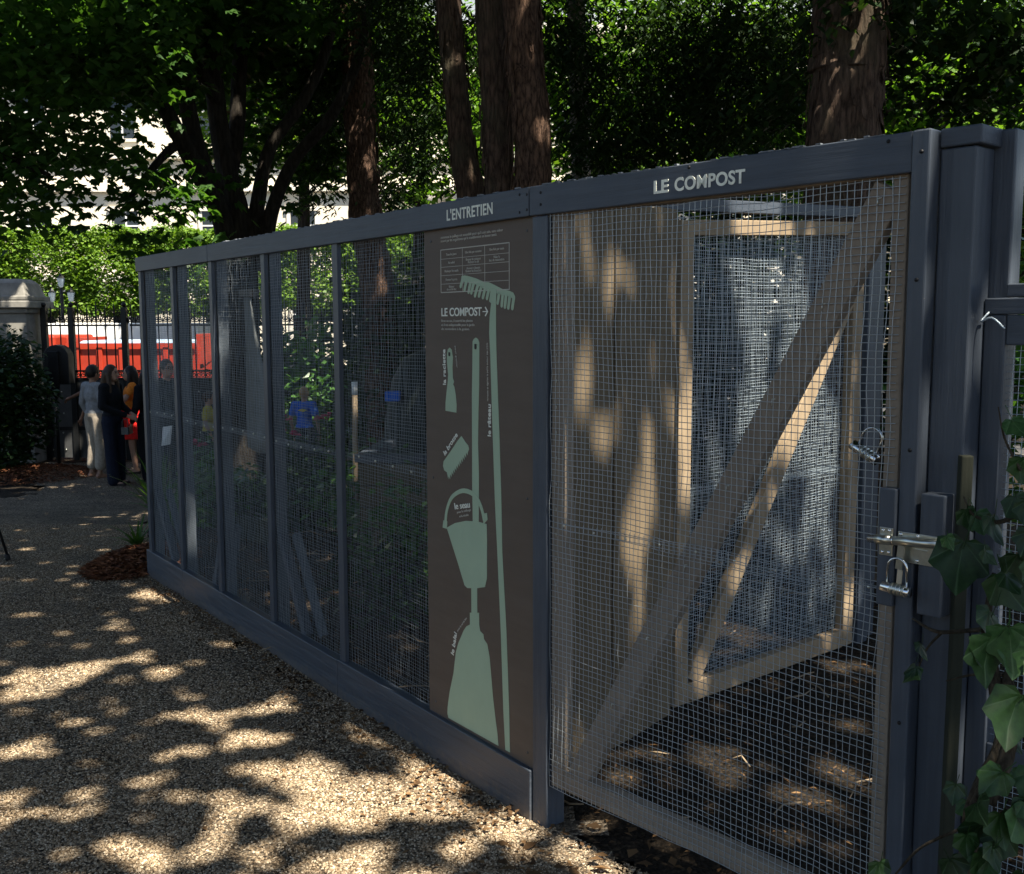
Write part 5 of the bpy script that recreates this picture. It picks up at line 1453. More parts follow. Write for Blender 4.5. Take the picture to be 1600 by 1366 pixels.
top = [(-0.406, 1.757), (-0.388, 1.7585), (-0.37, 1.756), (-0.319, 1.746), (-0.27, 1.732), (-0.245, 1.731), (-0.221, 1.724), (-0.165, 1.706), (-0.128, 1.7), (-0.109, 1.694), (-0.099, 1.682)]
low = [(-0.411, 1.738), (-0.37, 1.736), (-0.319, 1.726), (-0.27, 1.710), (-0.221, 1.698), (-0.165, 1.688), (-0.128, 1.682), (-0.1, 1.672)]
tips = [(-0.412, 1.723), (-0.388, 1.711), (-0.364, 1.703), (-0.347, 1.7), (-0.325, 1.69), (-0.302, 1.689), (-0.279, 1.683), (-0.255, 1.68), (-0.195, 1.664), (-0.172, 1.655), (-0.154, 1.651), (-0.136, 1.648), (-0.114, 1.646)]
roots = [(-0.400, 1.743), (-0.375, 1.741), (-0.352, 1.735), (-0.332, 1.731), (-0.307, 1.725), (-0.287, 1.72), (-0.264, 1.715), (-0.243, 1.709), (-0.186, 1.696), (-0.166, 1.692), (-0.147, 1.688), (-0.128, 1.684), (-0.106, 1.68)]
pr = [top + low[::-1]]
for a, b in zip(roots, tips):
    pr.append(stroke(a, b, 0.0075, 0.0068))
pr.append([(-0.232, 1.712), (-0.243, 1.67), (-0.231, 1.663), (-0.240, 1.619), (-0.243, 1.568), (-0.237, 1.494), (-0.228, 1.283), (-0.215, 1.024), (-0.202, 0.849), (-0.184, 0.587), (-0.171, 0.322), (-0.160, 0.187), (-0.134, 0.187),
           (-0.138, 0.332), (-0.152, 0.595), (-0.174, 0.854), (-0.178, 1.029), (-0.190, 1.286), (-0.202, 1.495), (-0.204, 1.568), (-0.204, 1.664), (-0.200, 1.706)])
paint('painted_rake', pr)
paint('painted_scraper', [[(-0.485, 1.516), (-0.497, 1.51), (-0.503, 1.492), (-0.503, 1.465), (-0.496, 1.423), (-0.5, 1.395), (-0.508, 1.36), (-0.515, 1.324), (-0.516, 1.296), (-0.446, 1.294), (-0.444, 1.321), (-0.448, 1.351), (-0.457, 1.382), (-0.465, 1.39), (-0.459, 1.4), (-0.467, 1.412), (-0.468, 1.451), (-0.465, 1.482), (-0.472, 1.509)]])
pb = [[(-0.322, 1.552), (-0.335, 1.547), (-0.342, 1.538), (-0.344, 1.455), (-0.348, 1.365), (-0.35, 1.049), (-0.348, 0.92), (-0.312, 0.925), (-0.309, 1.098), (-0.313, 1.2), (-0.309, 1.307), (-0.304, 1.4), (-0.302, 1.536), (-0.309, 1.547)],
      [(-0.36, 0.71), (-0.36, 0.609), (-0.37, 0.607), (-0.37, 0.565), (-0.393, 0.553), (-0.411, 0.533), (-0.427, 0.508), (-0.447, 0.478), (-0.462, 0.443), (-0.479, 0.361), (-0.506, 0.285), (-0.521, 0.222), (-0.522, 0.2), (-0.516, 0.185), (-0.201, 0.187), (-0.207, 0.23), (-0.217, 0.271), (-0.232, 0.349), (-0.242, 0.42), (-0.251, 0.48), (-0.264, 0.522), (-0.284, 0.535), (-0.287, 0.551), (-0.307, 0.557), (-0.313, 0.578), (-0.313, 0.62), (-0.324, 0.617), (-0.324, 0.71)]]
paint('painted_broom', pb)
br = [(-0.415, 1.216), (-0.39, 1.197), (-0.373, 1.187), (-0.368, 1.176), (-0.376, 1.163)]
nz = 12
for i in range(nz):
    t_ = (i + 0.5) / nz
    x, z = -0.376 + t_ * (-0.499 + 0.376), 1.163 + t_ * (1.059 - 1.163)
    br += [(x + 0.004, z - 0.006), (x - 0.006, z + 0.004)]
br += [(-0.502, 1.056), (-0.51, 1.079), (-0.528, 1.085), (-0.536, 1.1), (-0.532, 1.116), (-0.484, 1.157), (-0.44, 1.197)]
paint('painted_brush', [br])
arc = [(-0.532, 0.884), (-0.521, 0.942), (-0.489, 0.995), (-0.441, 1.025), (-0.396, 1.037), (-0.346, 1.033), (-0.306, 1.011), (-0.282, 0.977), (-0.270, 0.944)]
ac = [(p.x, p.y) for p in curve_pts([(*p, 0) for p in arc], 4)]
inn = [(-0.398 + (x + 0.398) * 0.885, 0.93 + (z - 0.93) * 0.85) for x, z in ac]
paint('painted_bucket', [[(-0.514, 0.882), (-0.459, 0.907), (-0.392, 0.925), (-0.319, 0.934), (-0.264, 0.934), (-0.262, 0.882), (-0.264, 0.748), (-0.276, 0.717), (-0.327, 0.702), (-0.384, 0.691), (-0.401, 0.697), (-0.443, 0.768), (-0.485, 0.835)], ac + inn[::-1], [(-0.541, 0.878), (-0.514, 0.878), (-0.510, 0.905), (-0.535, 0.905)], [(-0.283, 0.93), (-0.258, 0.95), (-0.262, 0.972), (-0.284, 0.966)]], y=YB - 0.0008)
paint('painted_hole', [stroke((-0.486, 1.500), (-0.486, 1.491), 0.0045, 0.0045), stroke((-0.323, 1.531), (-0.323, 1.518), 0.005, 0.005)], M['board_dark'], YB - 0.0022)
YT = YB - 0.0006
ln = MB()


def hl(xa, xb, z, w):
    ln.box(xa, xb, YT - 0.0002, YB - 0.0001, z - w / 2, z + w / 2)


for z in (1.850, 1.705):
    hl(-0.538, -0.129, z, 0.0030)
for z in (1.8185, 1.791, 1.7625, 1.7335):
    hl(-0.536, -0.131, z, 0.0014)
for x, w in ((-0.537, 0.0030), (-0.130, 0.0030), (-0.400, 0.0016), (-0.267, 0.0016)):
    ln.box(x - w / 2, x + w / 2, YT - 0.0004, YB - 0.0001, 1.705, 1.850)
ln.build('printed_table', M['sign_line'], BD)
T = lambda s_, x, z, size, **kw: text(s_, x, z, size, BD, kw.pop('m', M['sign_line']), YT, **kw)
T("comment le paillage est assemblé pour qu'il soit sain, sans odeur", -0.536, 1.888, 0.013, width=0.372)
T("nourri par les organismes qui le transforment en bonne santé.", -0.536, 1.876, 0.013, width=0.338)
for s_, x, z in (("Tous les jours", -0.469, 1.829), ("Une fois par semaine", -0.334, 1.830), ("Une fois par mois", -0.199, 1.831), ("Au soleil", -0.469, 1.801), ("Brasser le compost", -0.334, 1.806), ("Ratisser le sol", -0.334, 1.797), ("Vider le", -0.199, 1.806), ("bac de maturation", -0.199, 1.797),
                 ("Nettoyer les outils", -0.469, 1.773), ("Arroser si besoin", -0.334, 1.777), ("Retirer les branches", -0.334, 1.768), ("Fermer la porte", -0.469, 1.744), ("Balayer", -0.469, 1.720), ("devant le bac", -0.469, 1.711)):
    T(s_, x, z, 0.0115, align='CENTER')
T("LE COMPOST", -0.538, 1.624, 0.0395, width=0.249, m=M['sign_white'], offset=0.0006)
paint('painted_arrow', [[(-0.281, 1.6355), (-0.258, 1.6355), (-0.258, 1.6385), (-0.281, 1.6385)], [(-0.268, 1.650), (-0.264, 1.653), (-0.249, 1.637), (-0.264, 1.621), (-0.268, 1.624), (-0.256, 1.637)]], M['sign_white'])
T("Brun ou sec, il nourrit les plantes", -0.538, 1.604, 0.012, width=0.197)
T("et il est indispensable pour le jardin", -0.538, 1.590, 0.012, width=0.208)
T("de novembre à la graine.", -0.538, 1.576, 0.012, width=0.178)
T("la raclette", -0.512, 1.385, 0.026, rot=RAD(91), width=0.123, m=M['sign_white'], offset=0.0004)
T("la brosse", -0.523, 1.136, 0.026, rot=RAD(43), width=0.114, m=M['sign_white'], offset=0.0003)
T("le râteau", -0.237, 1.228, 0.026, rot=RAD(90), width=0.106, m=M['sign_white'], offset=0.0004)
T("ramasse et égalise le paillis autour des pieds", -0.251, 1.345, 0.011, rot=RAD(90.5), width=0.190)
T("le seau", -0.462, 0.955, 0.031, rot=RAD(12), width=0.098, m=M['sign_white'], offset=0.0004)
T("pour le mélange", -0.447, 0.943, 0.011, rot=RAD(14), width=0.09)
T("et la récolte", -0.432, 0.931, 0.011, rot=RAD(14), width=0.06)
T("le balai", -0.478, 0.425, 0.027, rot=RAD(75), width=0.088, m=M['sign_white'], offset=0.0003)
T("pour le sol du bac", -0.449, 0.520, 0.011, rot=RAD(46), width=0.085)
T("pour gratter", -0.452, 1.523, 0.010, rot=RAD(-82), width=0.075)
for u, z in ((-0.602, 1.883), (-0.036, 1.880), (-0.602, 0.22), (-0.036, 0.22), (-0.602, 1.05), (-0.036, 1.05)):
    MB().tube([(u, YB - 0.0012, z), (u, YB + 0.004, z)], 0.0045, 8).build('screw', M['sheet'], BD)

# ------------------------------------------------------------------ the gate side: fixed frame
GF = thing('gate_frame', 'navy timber door frame carrying the words LE COMPOST above the mesh gate', 'door frame', (CX, CY, 0), R2)
MB().box(0.0, 1.2115, 0.0, 0.0175, 1.920, 2.007).build('header_board', M['paint_h'], GF, 0.003)
rim = MB()
for i in range(50):
    x = random.uniform(0.03, 1.19)
    rim.box(x, x + random.uniform(0.004, 0.025), 0.001, random.uniform(0.006, 0.016), 2.0072, 2.0072 + random.uniform(0.001, 0.004))
rim.build('splinter', M['paint_rim'], GF, kind='stuff')
MB().box(0.006, 0.072, 0.006, 0.085, -0.1, 1.918).build('corner_post', M['paint_v'], GF, 0.004)
MB().box(1.2135, 1.255, -0.006, 0.060, -0.1, 2.007).build('jamb', M['paint_v'], GF, 0.004)
MB().box(1.258, 1.336, 0.034, 0.120, -0.1, 1.966).build('post', M['paint_v'], GF, 0.004)
MB().box(1.2585, 1.348, 0.028, 0.55, 1.968, 2.008).build('roof_beam', M['paint_h'], GF, 0.004)
MB().box(1.326, 1.378, 0.124, 0.175, -0.1, 2.006).build('post', M['paint_v'], GF, 0.004)
text("LE", 0.487, 1.9415, 0.046, GF, M['sign_white'], -0.0008, 0, 0.0014, 0.0006, 0.050, name='lettering')
text("COMPOST", 0.559, 1.9415, 0.046, GF, M['sign_white'], -0.0008, 0, 0.0013, 0.0006, 0.221, 'LEFT', 1.06, name='lettering')
for u, z in ((0.606, 1.997), (1.156, 1.992), (0.05, 1.95), (0.05, 1.985)):
    MB().tube([(u, -0.0015, z), (u, 0.002, z)], 0.0045, 8).build('screw', M['screw'], GF)
for u, z in ((1.236, 1.96), (1.236, 1.69), (1.236, 1.32), (1.236, 0.7)):
    MB().tube([(u, -0.008, z), (u, -0.004, z)], 0.0045, 8).build('screw', M['screw'], GF)
MB().box(1.268, 1.322, -0.012, 0.033, 0.960, 1.229).build('latch_block', M['paint_v'], GF, 0.003)
BL = MB().box(1.221, 1.324, -0.0165, -0.0125, 1.072, 1.139).build('latch_plate', M['zinc'], GF, 0.001)
mb = MB()
mb.tube([(1.219, -0.029, 1.119), (1.322, -0.029, 1.127)], 0.0105, 12)
mb.build('bolt_guide', M['zinc'], BL)
mb = MB()
mb.tube([(1.158, -0.029, 1.1145), (1.316, -0.029, 1.1265)], 0.0085, 12)
mb.build('bolt', M['chrome'], BL)
mb = MB()
mb.beam((1.240, -0.034, 1.112), (1.235, -0.034, 1.058), 0.016, 0.003, (0, 1, 0))
mb.beam((1.26, -0.0185, 1.105), (1.292, -0.0185, 1.104), 0.003, 0.004, (0, 1, 0))
mb.build('hasp', M['zinc'], BL)
for u, z in ((1.228, 1.133), (1.268, 1.134), (1.314, 1.136), (1.228, 1.080), (1.268, 1.079), (1.314, 1.080)):
    MB().ball((u, -0.0175, z), (0.0042, 0.0022, 0.0042), 8, 5).build('rivet', M['chrome'], BL)

# the gate leaf
GT = thing('mesh_gate', 'grey-brown wood gate covered in wire mesh with one long diagonal brace', 'gate', (CX, CY, 0), R2)
MB().box(0.078, 0.133, 0.020, 0.062, 0.150, 1.950).build('stile', M['gate_wood_v'], GT, 0.003)
MB().box(1.160, 1.196, 0.020, 0.062, 0.150, 1.950).build('stile', M['gate_wood_v'], GT, 0.003)
MB().box(0.1332, 1.1598, 0.021, 0.061, 0.150, 0.213).build('bottom_rail', M['gate_wood_h'], GT, 0.003)
MB().box(0.1332, 1.1598, 0.021, 0.061, 1.916, 1.950).build('top_rail', M['gate_wood_h'], GT, 0.003)
ga, gb = Vector((0.185, 0.0405, 0.205)), Vector((1.150, 0.0405, 1.895))
MB().beam(ga, gb, 0.078, 0.036, (0, 1, 0)).build('diagonal_brace', M['gate_wood_v'], GT, 0.003)
wire_panel(GT, 0.080, 1.192, 0.152, 1.005, 0.0180, 0.00105, 0.0170, M['wire_gate'], 5)
wire_panel(GT, 0.080, 1.192, 0.975, 1.915, 0.0180, 0.00105, 0.0150, M['wire_gate'], 6)
stp = MB()
for i in range(9):
    stp.ball((0.14 + i * 0.125, 0.011, 0.99 + 0.003 * math.sin(i * 5)), (0.004, 0.003, 0.004), 6, 4)
for i in range(22):
    z = 0.25 + i * 0.078
    stp.tube([(0.105, 0.013, z), (0.105, 0.013, z + 0.012)], 0.0012, 5)
    t_ = (i + 0.5) / 22
    q = ga.lerp(gb, t_)
    if i % 3 == 0:
        stp.tube([(q.x, 0.012, q.z), (q.x + 0.001, 0.012, q.z + 0.016)], 0.0012, 5)
        stp.tube([(q.x, 0.012, q.z + 0.016), (q.x + 0.01, 0.012, q.z + 0.017)], 0.0012, 5)
stp.build('staple', M['zinc'], GT, kind='stuff')
MB().box(1.172, 1.2115, -0.014, 0.0135, 0.964, 1.231).build('latch_block', M['paint_v'], GT, 0.003)
KP = MB().box(1.178, 1.210, -0.0185, -0.0145, 1.080, 1.143).build('keeper_plate', M['zinc'], GT, 0.001)
MB().tube([(1.176, -0.029, 1.116), (1.212, -0.029, 1.119)], 0.0112, 12).build('keeper_loop', M['zinc'], KP)
for u, z in ((1.187, 1.136), (1.202, 1.137), (1.187, 1.087), (1.202, 1.088)):
    MB().ball((u, -0.0195, z), (0.0042, 0.0022, 0.0042), 8, 5).build('rivet', M['chrome'], KP)


def padlock(label, loc, rz, w=0.045, h=0.062, tilt=0.0):
    t = thing('padlock', label, 'padlock', loc, rz)
    n = 14
    pts = [(-w / 2, 0, -h)] + [(-w / 2 * math.cos(a), 0, -h * 0.35 + w / 2 * math.sin(a) * 1.0) for a in np.linspace(0, math.pi, n)] + [(w / 2, 0, -h)]
    MB().tube(pts, 0.0030, 8).build('shackle', M['chrome'], t)
    mb = MB()
    mb.tube([(-w * 0.78, 0, -h - 0.004), (-w * 0.74, 0, -h - 0.005), (w * 0.66, 0, -h - 0.009), (w * 0.70, 0, -h - 0.009)], [0.011, 0.0125, 0.0125, 0.011], 14)
    b_ = mb.build('lock_body', M['chrome'], t)
    mb = MB()
    for i in range(4):
        x = -0.012 + i * 0.009
        mb.tube([(x, 0, -h - 0.0065 - i * 0.0003), (x + 0.006, 0, -h - 0.0067 - i * 0.0003)], 0.0138, 14)
    mb.build('number_wheel', M['zinc'], b_)
    t.rotation_euler = (0, tilt, rz)
    return t


padlock('steel combination padlock hanging from the bolt latch of the gate', tuple(f2(1.234, -0.038, 1.082)), R2)
tg = MB().box(-0.006, 0.006, -0.001, 0.001, -0.045, 0.0).build('paper_tag', M['beige'])
tg.location, tg.rotation_euler = f2(1.240, -0.036, 1.058), (0, RAD(4), R2)
tag(tg, 'small beige tag dangling inside the padlock shackle', 'tag')
padlock('small steel padlock hanging open on the inside of the mesh gate', tuple(f2(1.108, 0.075, 1.345)), R2, 0.05, 0.05, RAD(25))

# ------------------------------------------------------------------ the low fence right of the gate
F3 = thing('mesh_fence', 'lower navy mesh fence at the right edge with ivy growing over it', 'fence', (CX, CY, 0), R2)
MB().box(1.380, 2.70, 0.105, 0.150, 1.652, 1.680).build('cap_rail', M['paint_h'], F3, 0.003)
MB().box(1.338, 2.70, 0.098, 0.123, 1.615, 1.650).build('top_rail', M['paint_h'], F3, 0.003)
MB().box(1.338, 1.384, 0.100, 0.1235, -0.05, 1.614).build('stile', M['paint_v'], F3, 0.003)
MB().box(1.3845, 2.70, 0.102, 0.122, 1.55, 1.614).build('inner_rail', M['paint_h'], F3, 0.003)
MB().box(2.0, 2.05, 0.102, 0.15, 0, 1.549).build('stile', M['paint_v'], F3, 0.003)
MB().box(1.3845, 2.70, 0.100, 0.140, -0.05, 0.17).build('base_board', M['paint_h'], F3, 0.003)
MB().box(1.3845, 1.9995, 0.103, 0.122, 0.62, 0.67).build('middle_rail', M['paint_h'], F3, 0.003)
wire_panel(F3, 1.36, 2.68, 0.1, 1.60, 0.0150, 0.0007, 0.126, M['wire'], 8)
MB().tube(curve_pts([f2(1.352, 0.09, 1.62) - Vector((CX, CY, 0)) for _ in (0,)] + [f2(1.345, 0.07, 1.60) - Vector((CX, CY, 0)), f2(1.372, 0.06, 1.608) - Vector((CX, CY, 0)), f2(1.40, 0.06, 1.585) - Vector((CX, CY, 0))], 5), 0.0022, 6).build('wire_end', M['wire'], None)
we = bpy.data.objects['wire_end']
we.location = (CX, CY, 0)
tag(we, 'bent loose end of wire tied round the rail of the low right fence', 'wire')
sk = MB()
sk.beam(f2(1.345, 0.01, 0), f2(1.352, 0.012, 1.318), 0.026, 0.022, (0, 1, 0))
so = sk.build('wooden_stake', M['old_stake'], None, 0.003)
tag(so, 'weathered greenish stake standing against the posts right of the gate', 'stake')

# ------------------------------------------------------------------ inside the enclosure
PP = thing('plank_partition', 'weathered vertical plank wall inside the enclosure, splashed with sun behind the gate', 'partition', (PL[0], PL[1], 0), RK)
edges = [-0.045, 0.068, 0.218, 0.366, 0.506, 0.652]
for i in range(5):
    a, b = edges[i] + 0.0025, edges[i + 1] - 0.0025
    MB().box(a, b, 0.0 + 0.004 * (i % 2), 0.026 + 0.004 * (i % 2), -0.05, 2.03 + 0.006 * (i % 3)).build('plank', M['plank'], PP, 0.003).rotation_euler = (0, 0, RAD(random.uniform(-0.4, 0.4)))
MB().box(-0.04, 0.65, 0.036, 0.08, 1.72, 1.80).build('rail', M['raw_wood'], PP, 0.002)
MB().box(-0.04, 0.65, 0.036, 0.08, 0.32, 0.40).build('rail', M['raw_wood'], PP, 0.002)

RD = thing('inner_mesh_door', 'inner pine-framed mesh door with diagonal brace standing behind the gate', 'mesh door', (RP[0], RP[1], 0), RR)
MB().box(-0.034, 0.046, 0, 0.045, 0.02, 2.0).build('stile', M['raw_wood'], RD, 0.003)
MB().box(1.214, 1.300, 0, 0.045, 0.02, 2.03).build('stile', M['raw_wood'], RD, 0.003)
MB().beam((0.0465, 0.023, 1.975), (1.2135, 0.023, 2.035), 0.062, 0.044, (0, 1, 0)).build('top_rail', M['raw_wood'], RD, 0.003)
MB().beam((0.0465, 0.023, 0.060), (1.2135, 0.023, 0.060), 0.085, 0.044, (0, 1, 0)).build('bottom_rail', M['raw_wood'], RD, 0.003)
MB().beam((0.085, 0.022, 0.105), (1.185, 0.022, 1.700), 0.085, 0.040, (0, 1, 0)).build('diagonal_brace', M['raw_wood'], RD, 0.003)
wire_panel(RD, -0.02, 1.29, 0.03, 0.92, 0.0133, 0.0009, 0.049, M['wire'], 9)
wire_panel(RD, -0.02, 1.29, 0.885, 2.02, 0.0133, 0.0009, 0.052, M['wire'], 10)
RB = thing('enclosure_rear_frame', 'navy rear posts and beam of the enclosure behind the inner mesh door', 'frame', (RP[0], RP[1], 0), RR)
MB().beam((-0.10, 0.03, 2.058), (1.75, 0.03, 2.135), 0.05, 0.045, (0, 1, 0)).build('beam', M['paint_h'], RB, 0.003)
MB().box(1.345, 1.435, 0.0, 0.09, -0.05, 2.06).build('post', M['paint_v'], RB, 0.004)
MB().box(1.46, 1.56, 0.04, 0.07, -0.05, 2.06).build('post', M['paint_v'], RB, 0.004)

# compost bin, composter, stake, timber edging
CBn = thing('compost_bin', 'low board compost bin with navy rim behind the mesh left of the board', 'compost bin', (-0.98, 6.6, hz(6.8)), RAD(-4))
for i in range(5):
    MB().box(0, 1.25, 0.0, 0.022, 0.02 + i * 0.142, 0.155 + i * 0.142).build('board', M['bin_wood'], CBn, 0.003)
    MB().box(0.0, 0.022, 0.0225, 0.9, 0.02 + i * 0.142, 0.155 + i * 0.142).build('board', M['bin_wood'], CBn, 0.003)
    MB().box(1.228, 1.25, 0.0225, 0.9, 0.02 + i * 0.142, 0.155 + i * 0.142).build('board', M['bin_wood'], CBn, 0.003)
MB().box(-0.02, 1.27, -0.02, 0.08, 0.735, 0.785).build('rim', M['paint_h'], CBn, 0.003)
MB().box(-0.02, 0.08, 0.0805, 0.9, 0.735, 0.785).build('rim', M['paint_h'], CBn, 0.003)
cs = thing('cone_composter', 'dark green cone-shaped plastic composter behind the compost bin', 'composter', (-0.62, 8.7, hz(8.7)))
mb = MB()
mb.tube([(0, 0, 0), (0, 0, 0.05), (0, 0, 0.9), (0, 0, 1.3), (0, 0, 1.48), (0, 0, 1.56)], [0.56, 0.55, 0.45, 0.38, 0.28, 0.10], 28)
mb.build('drum', M['composter'], cs)
MB().box(-0.40, -0.28, -0.36, -0.25, 1.14, 1.22).build('hatch', M['royal'], cs, 0.01)
s1 = MB().tube([(0, 0, 0), (0.01, 0, 1.15)], 0.022, 8).build('wooden_stake', M['raw_wood'])
s1.location = gnd(553, 650, 8.0)
tag(s1, 'thin pale wooden stake standing upright in the planting behind the mesh', 'stake')
cap = MB().tube([(0.01, 0, 1.151), (0.01, 0, 1.25)], 0.024, 8).build('cap', M['white'], s1)
for i, (pa, pb_, Y, lab) in enumerate([((378, 742), (520, 742), 9.2, 'farther timber edging of the planting bed behind the mesh'), ((370, 800), (430, 800), 8.2, 'short timber edging near the fourth fence post')]):
    a, b = gnd(pa[0], 0, Y), gnd(pb_[0], 0, Y - 0.3)
    a.x, b.x = at(pa[0], pa[1], Y).x, at(pb_[0], pb_[1], Y - 0.3).x
    o = MB().beam(a + Vector((0, 0, 0.09)), b + Vector((0, 0, 0.09)), 0.08, 0.2, (0, 0, 1)).build('timber_edging', M['old_stake'], None, 0.01)
    tag(o, lab, 'edging')
pil_ = thing('stick_bundle', 'small row of split pale sticks lying behind the fence base', 'sticks', tuple(at(358, 885, 5.75)[:2]) + (0.0,), R1)
for i in range(7):
    MB().beam((i * 0.03, 0.01 * (i % 2), 0.0), (i * 0.03 + 0.02, 0.03, 0.10 + 0.012 * (i % 3)), 0.018, 0.012, (0, 1, 0)).build('stick', M['raw_wood'], pil_, 0.002)

# ------------------------------------------------------------------ planting
def shrub(name, label, loc, r, h, m, n, size, shape='oval', group=None, up=0.5, droop=0.3, stems=5):
    t = thing(name, label, 'shrub', loc, 0, group)
    mb = MB()
    for i in range(stems):
        a = random.uniform(0, 6.28)
        e = Vector((math.cos(a) * r * 0.5, math.sin(a) * r * 0.5, h * 0.75))
        mb.tube(curve_pts([(0.03 * math.cos(a), 0.03 * math.sin(a), -0.03), e * 0.5 + Vector((0, 0, 0.06)), e], 4), lerp_list([0.012, 0.004], 9), 5)
    mb.build('stem', M['stem'], t)
    p = blob_points([((0, 0, h * 0.52), (r, r, h * 0.5))], 1, 1, 0.01)
    per = 9
    k_ = max(4, n // per)
    q = rng.normal(0, 1, (k_, 3))
    q /= np.linalg.norm(q, axis=1, keepdims=True)
    q *= rng.random((k_, 1)) ** 0.4
    q = q * np.array([r, r, h * 0.5]) + np.array([0, 0, h * 0.52])
    p = np.repeat(q, per, 0) + rng.normal(0, size * 0.8, (k_ * per, 3))
    p[:, 2] = np.maximum(p[:, 2], 0.02)
    v, f = leaf_cloud(p, size, shape, droop, up)
    np_mesh('foliage', v, f, m, t)
    return t


shrub('laurel_bush', 'dark glossy bush at the left edge before the stone pillar', gnd(10, 690, 15.4), 0.66, 2.1, M['leaf_dark'], 6500, 0.10, 'oval', up=0.4)
shrub('leafy_shrub', 'bright broad-leaved shrub behind the child in blue', gnd(492, 640, 15.6), 0.62, 2.3, M['leaf_shrub'], 2600, 0.13, 'oval', up=0.3)
GD = 'dark shrubs behind the enclosure'
for px, Y, r, h, m, sz, lab in [
        (300, 13.2, 0.5, 0.75, 'leaf_dark', 0.09, 'low dark shrub below the man with glasses'),
        (350, 12.0, 0.6, 0.8, 'leaf_shrub', 0.10, 'mid green low shrub before the yellow-shirted child'),
        (430, 11.6, 0.6, 0.85, 'leaf_dark', 0.09, 'dark low shrub before the magenta-shirted child'),
        (500, 12.6, 0.7, 0.5, 'leaf_shrub', 0.11, 'mid green low shrub before the child in blue'),
        (330, 9.2, 0.5, 0.5, 'leaf_shrub', 0.10, 'small green shrub near the third fence post'),
        (400, 9.0, 0.45, 0.45, 'leaf_dark', 0.09, 'small dark shrub near the hanging sheet'),
        (480, 9.6, 0.5, 0.55, 'leaf_dark', 0.10, 'small dark shrub above the timber edging'),
        (570, 8.0, 0.5, 0.7, 'leaf_shrub', 0.09, 'leafy green shrub in front of the compost bin'),
        (640, 5.6, 0.33, 0.75, 'leaf_shrub', 0.07, 'leafy shrub close behind the mesh beside the board'),
        (590, 5.4, 0.26, 0.45, 'leaf_dark', 0.06, 'little dark shrub close behind the mesh'),
        (385, 15.8, 0.55, 2.4, 'leaf_dark', 0.14, 'tall dark shrub between the magenta shirt and the leafy shrub'),
        (600, 13.8, 0.6, 2.8, 'leaf_dark', 0.14, 'tall dark shrub left of the red conifer foot'),
        (650, 12.4, 1.1, 3.0, 'leaf_dark', 0.14, 'tall dark shrub right of the red conifer foot'),
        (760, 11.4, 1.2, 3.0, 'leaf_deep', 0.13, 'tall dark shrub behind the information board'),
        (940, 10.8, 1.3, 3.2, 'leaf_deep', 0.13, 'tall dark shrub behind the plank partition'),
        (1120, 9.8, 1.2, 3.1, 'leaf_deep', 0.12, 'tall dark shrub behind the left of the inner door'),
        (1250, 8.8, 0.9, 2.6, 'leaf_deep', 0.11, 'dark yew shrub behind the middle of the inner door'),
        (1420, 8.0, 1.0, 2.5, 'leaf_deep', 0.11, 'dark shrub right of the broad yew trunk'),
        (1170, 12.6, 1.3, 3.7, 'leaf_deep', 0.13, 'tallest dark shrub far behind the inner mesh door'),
        (1640, 6.2, 0.8, 2.2, 'leaf_shrub', 0.09, 'mid green shrub behind the low right fence')]:
    shrub('shrub', lab, gnd(px, 0, Y), r, h, M[m], int(950 * r * h / (sz * 8.5)) + 300, sz, 'oval', GD)

GP = 'strap-leaved plants at the far fence end'


def strap(label, loc, n, ln, m='grass', w=0.014):
    t = thing('strap_plant', label, 'plant', loc, 0, GP)
    for i in range(n):
        a, tilt = random.uniform(0, 6.28), random.uniform(0.25, 1.0)
        l_ = ln * random.uniform(0.6, 1.1)
        vs, fs = [], []
        for j in range(6):
            s_ = j / 5
            bend = tilt * (0.4 + s_)
            r_ = l_ * s_ * math.sin(min(1.5, bend))
            z = l_ * s_ * math.cos(min(1.9, bend)) + 0.02
            ww = w * (1 - s_ ** 2) + 0.001
            vs += [(r_ * math.cos(a) - ww * math.sin(a), r_ * math.sin(a) + ww * math.cos(a), z), (r_ * math.cos(a) + ww * math.sin(a), r_ * math.sin(a) - ww * math.cos(a), z)]
            if j:
                b_ = 2 * j
                fs.append((b_ - 2, b_ - 1, b_ + 1, b_))
        np_mesh('leaf', vs, fs, M[m], t)
    return t


strap('low grassy tuft on the mulch at the far end of the fence', gnd(214, 840, 7.35), 26, 0.30)
strap('taller arching strap-leaved plant beside the shoes of the woman in black', gnd(222, 0, 9.4) , 30, 0.75, 'grass', 0.02)
strap('grassy clump behind the far fence post', gnd(250, 0, 8.6), 24, 0.5)
strap('pale grassy clump in front of the red skirt', gnd(213, 0, 11.5), 26, 0.65)


def flower(label, px, py, Y, n=7):
    g = gnd(px, 0, Y)
    g.x = at(px, py, Y).x
    t = thing('pink_flower', label, 'flower', g, 0, 'pink flowers in the planting')
    hh = at(px, py, Y).z - g.z
    for i in range(n):
        dx, dy, dz = random.uniform(-0.09, 0.09), random.uniform(-0.05, 0.05), random.uniform(-0.05, 0.05)
        MB().tube([(dx * 0.2, dy * 0.2, 0), (dx * 0.5, dy, hh * 0.5), (dx, dy, hh + dz)], 0.005, 5).build('stalk', M['grass'], t)
        v, f = leaf_cloud(np.repeat(np.array([[dx, dy, hh + dz]]), 9, 0) + rng.normal(0, 0.006, (9, 3)), 0.06, 'broad', 0.0, 0.4)
        np_mesh('blossom', v, f, M['pink'], t)


flower('pink flower head just right of the child in blue', 503, 652, 13.4, 6)
flower('upright pink flower spike left of the child in blue', 447, 652, 13.2, 2)
flower('small pink flower below the child in blue', 452, 676, 12.6, 3)
flower('loose patch of pink flowers below the yellow shirt', 312, 690, 13.0, 7)

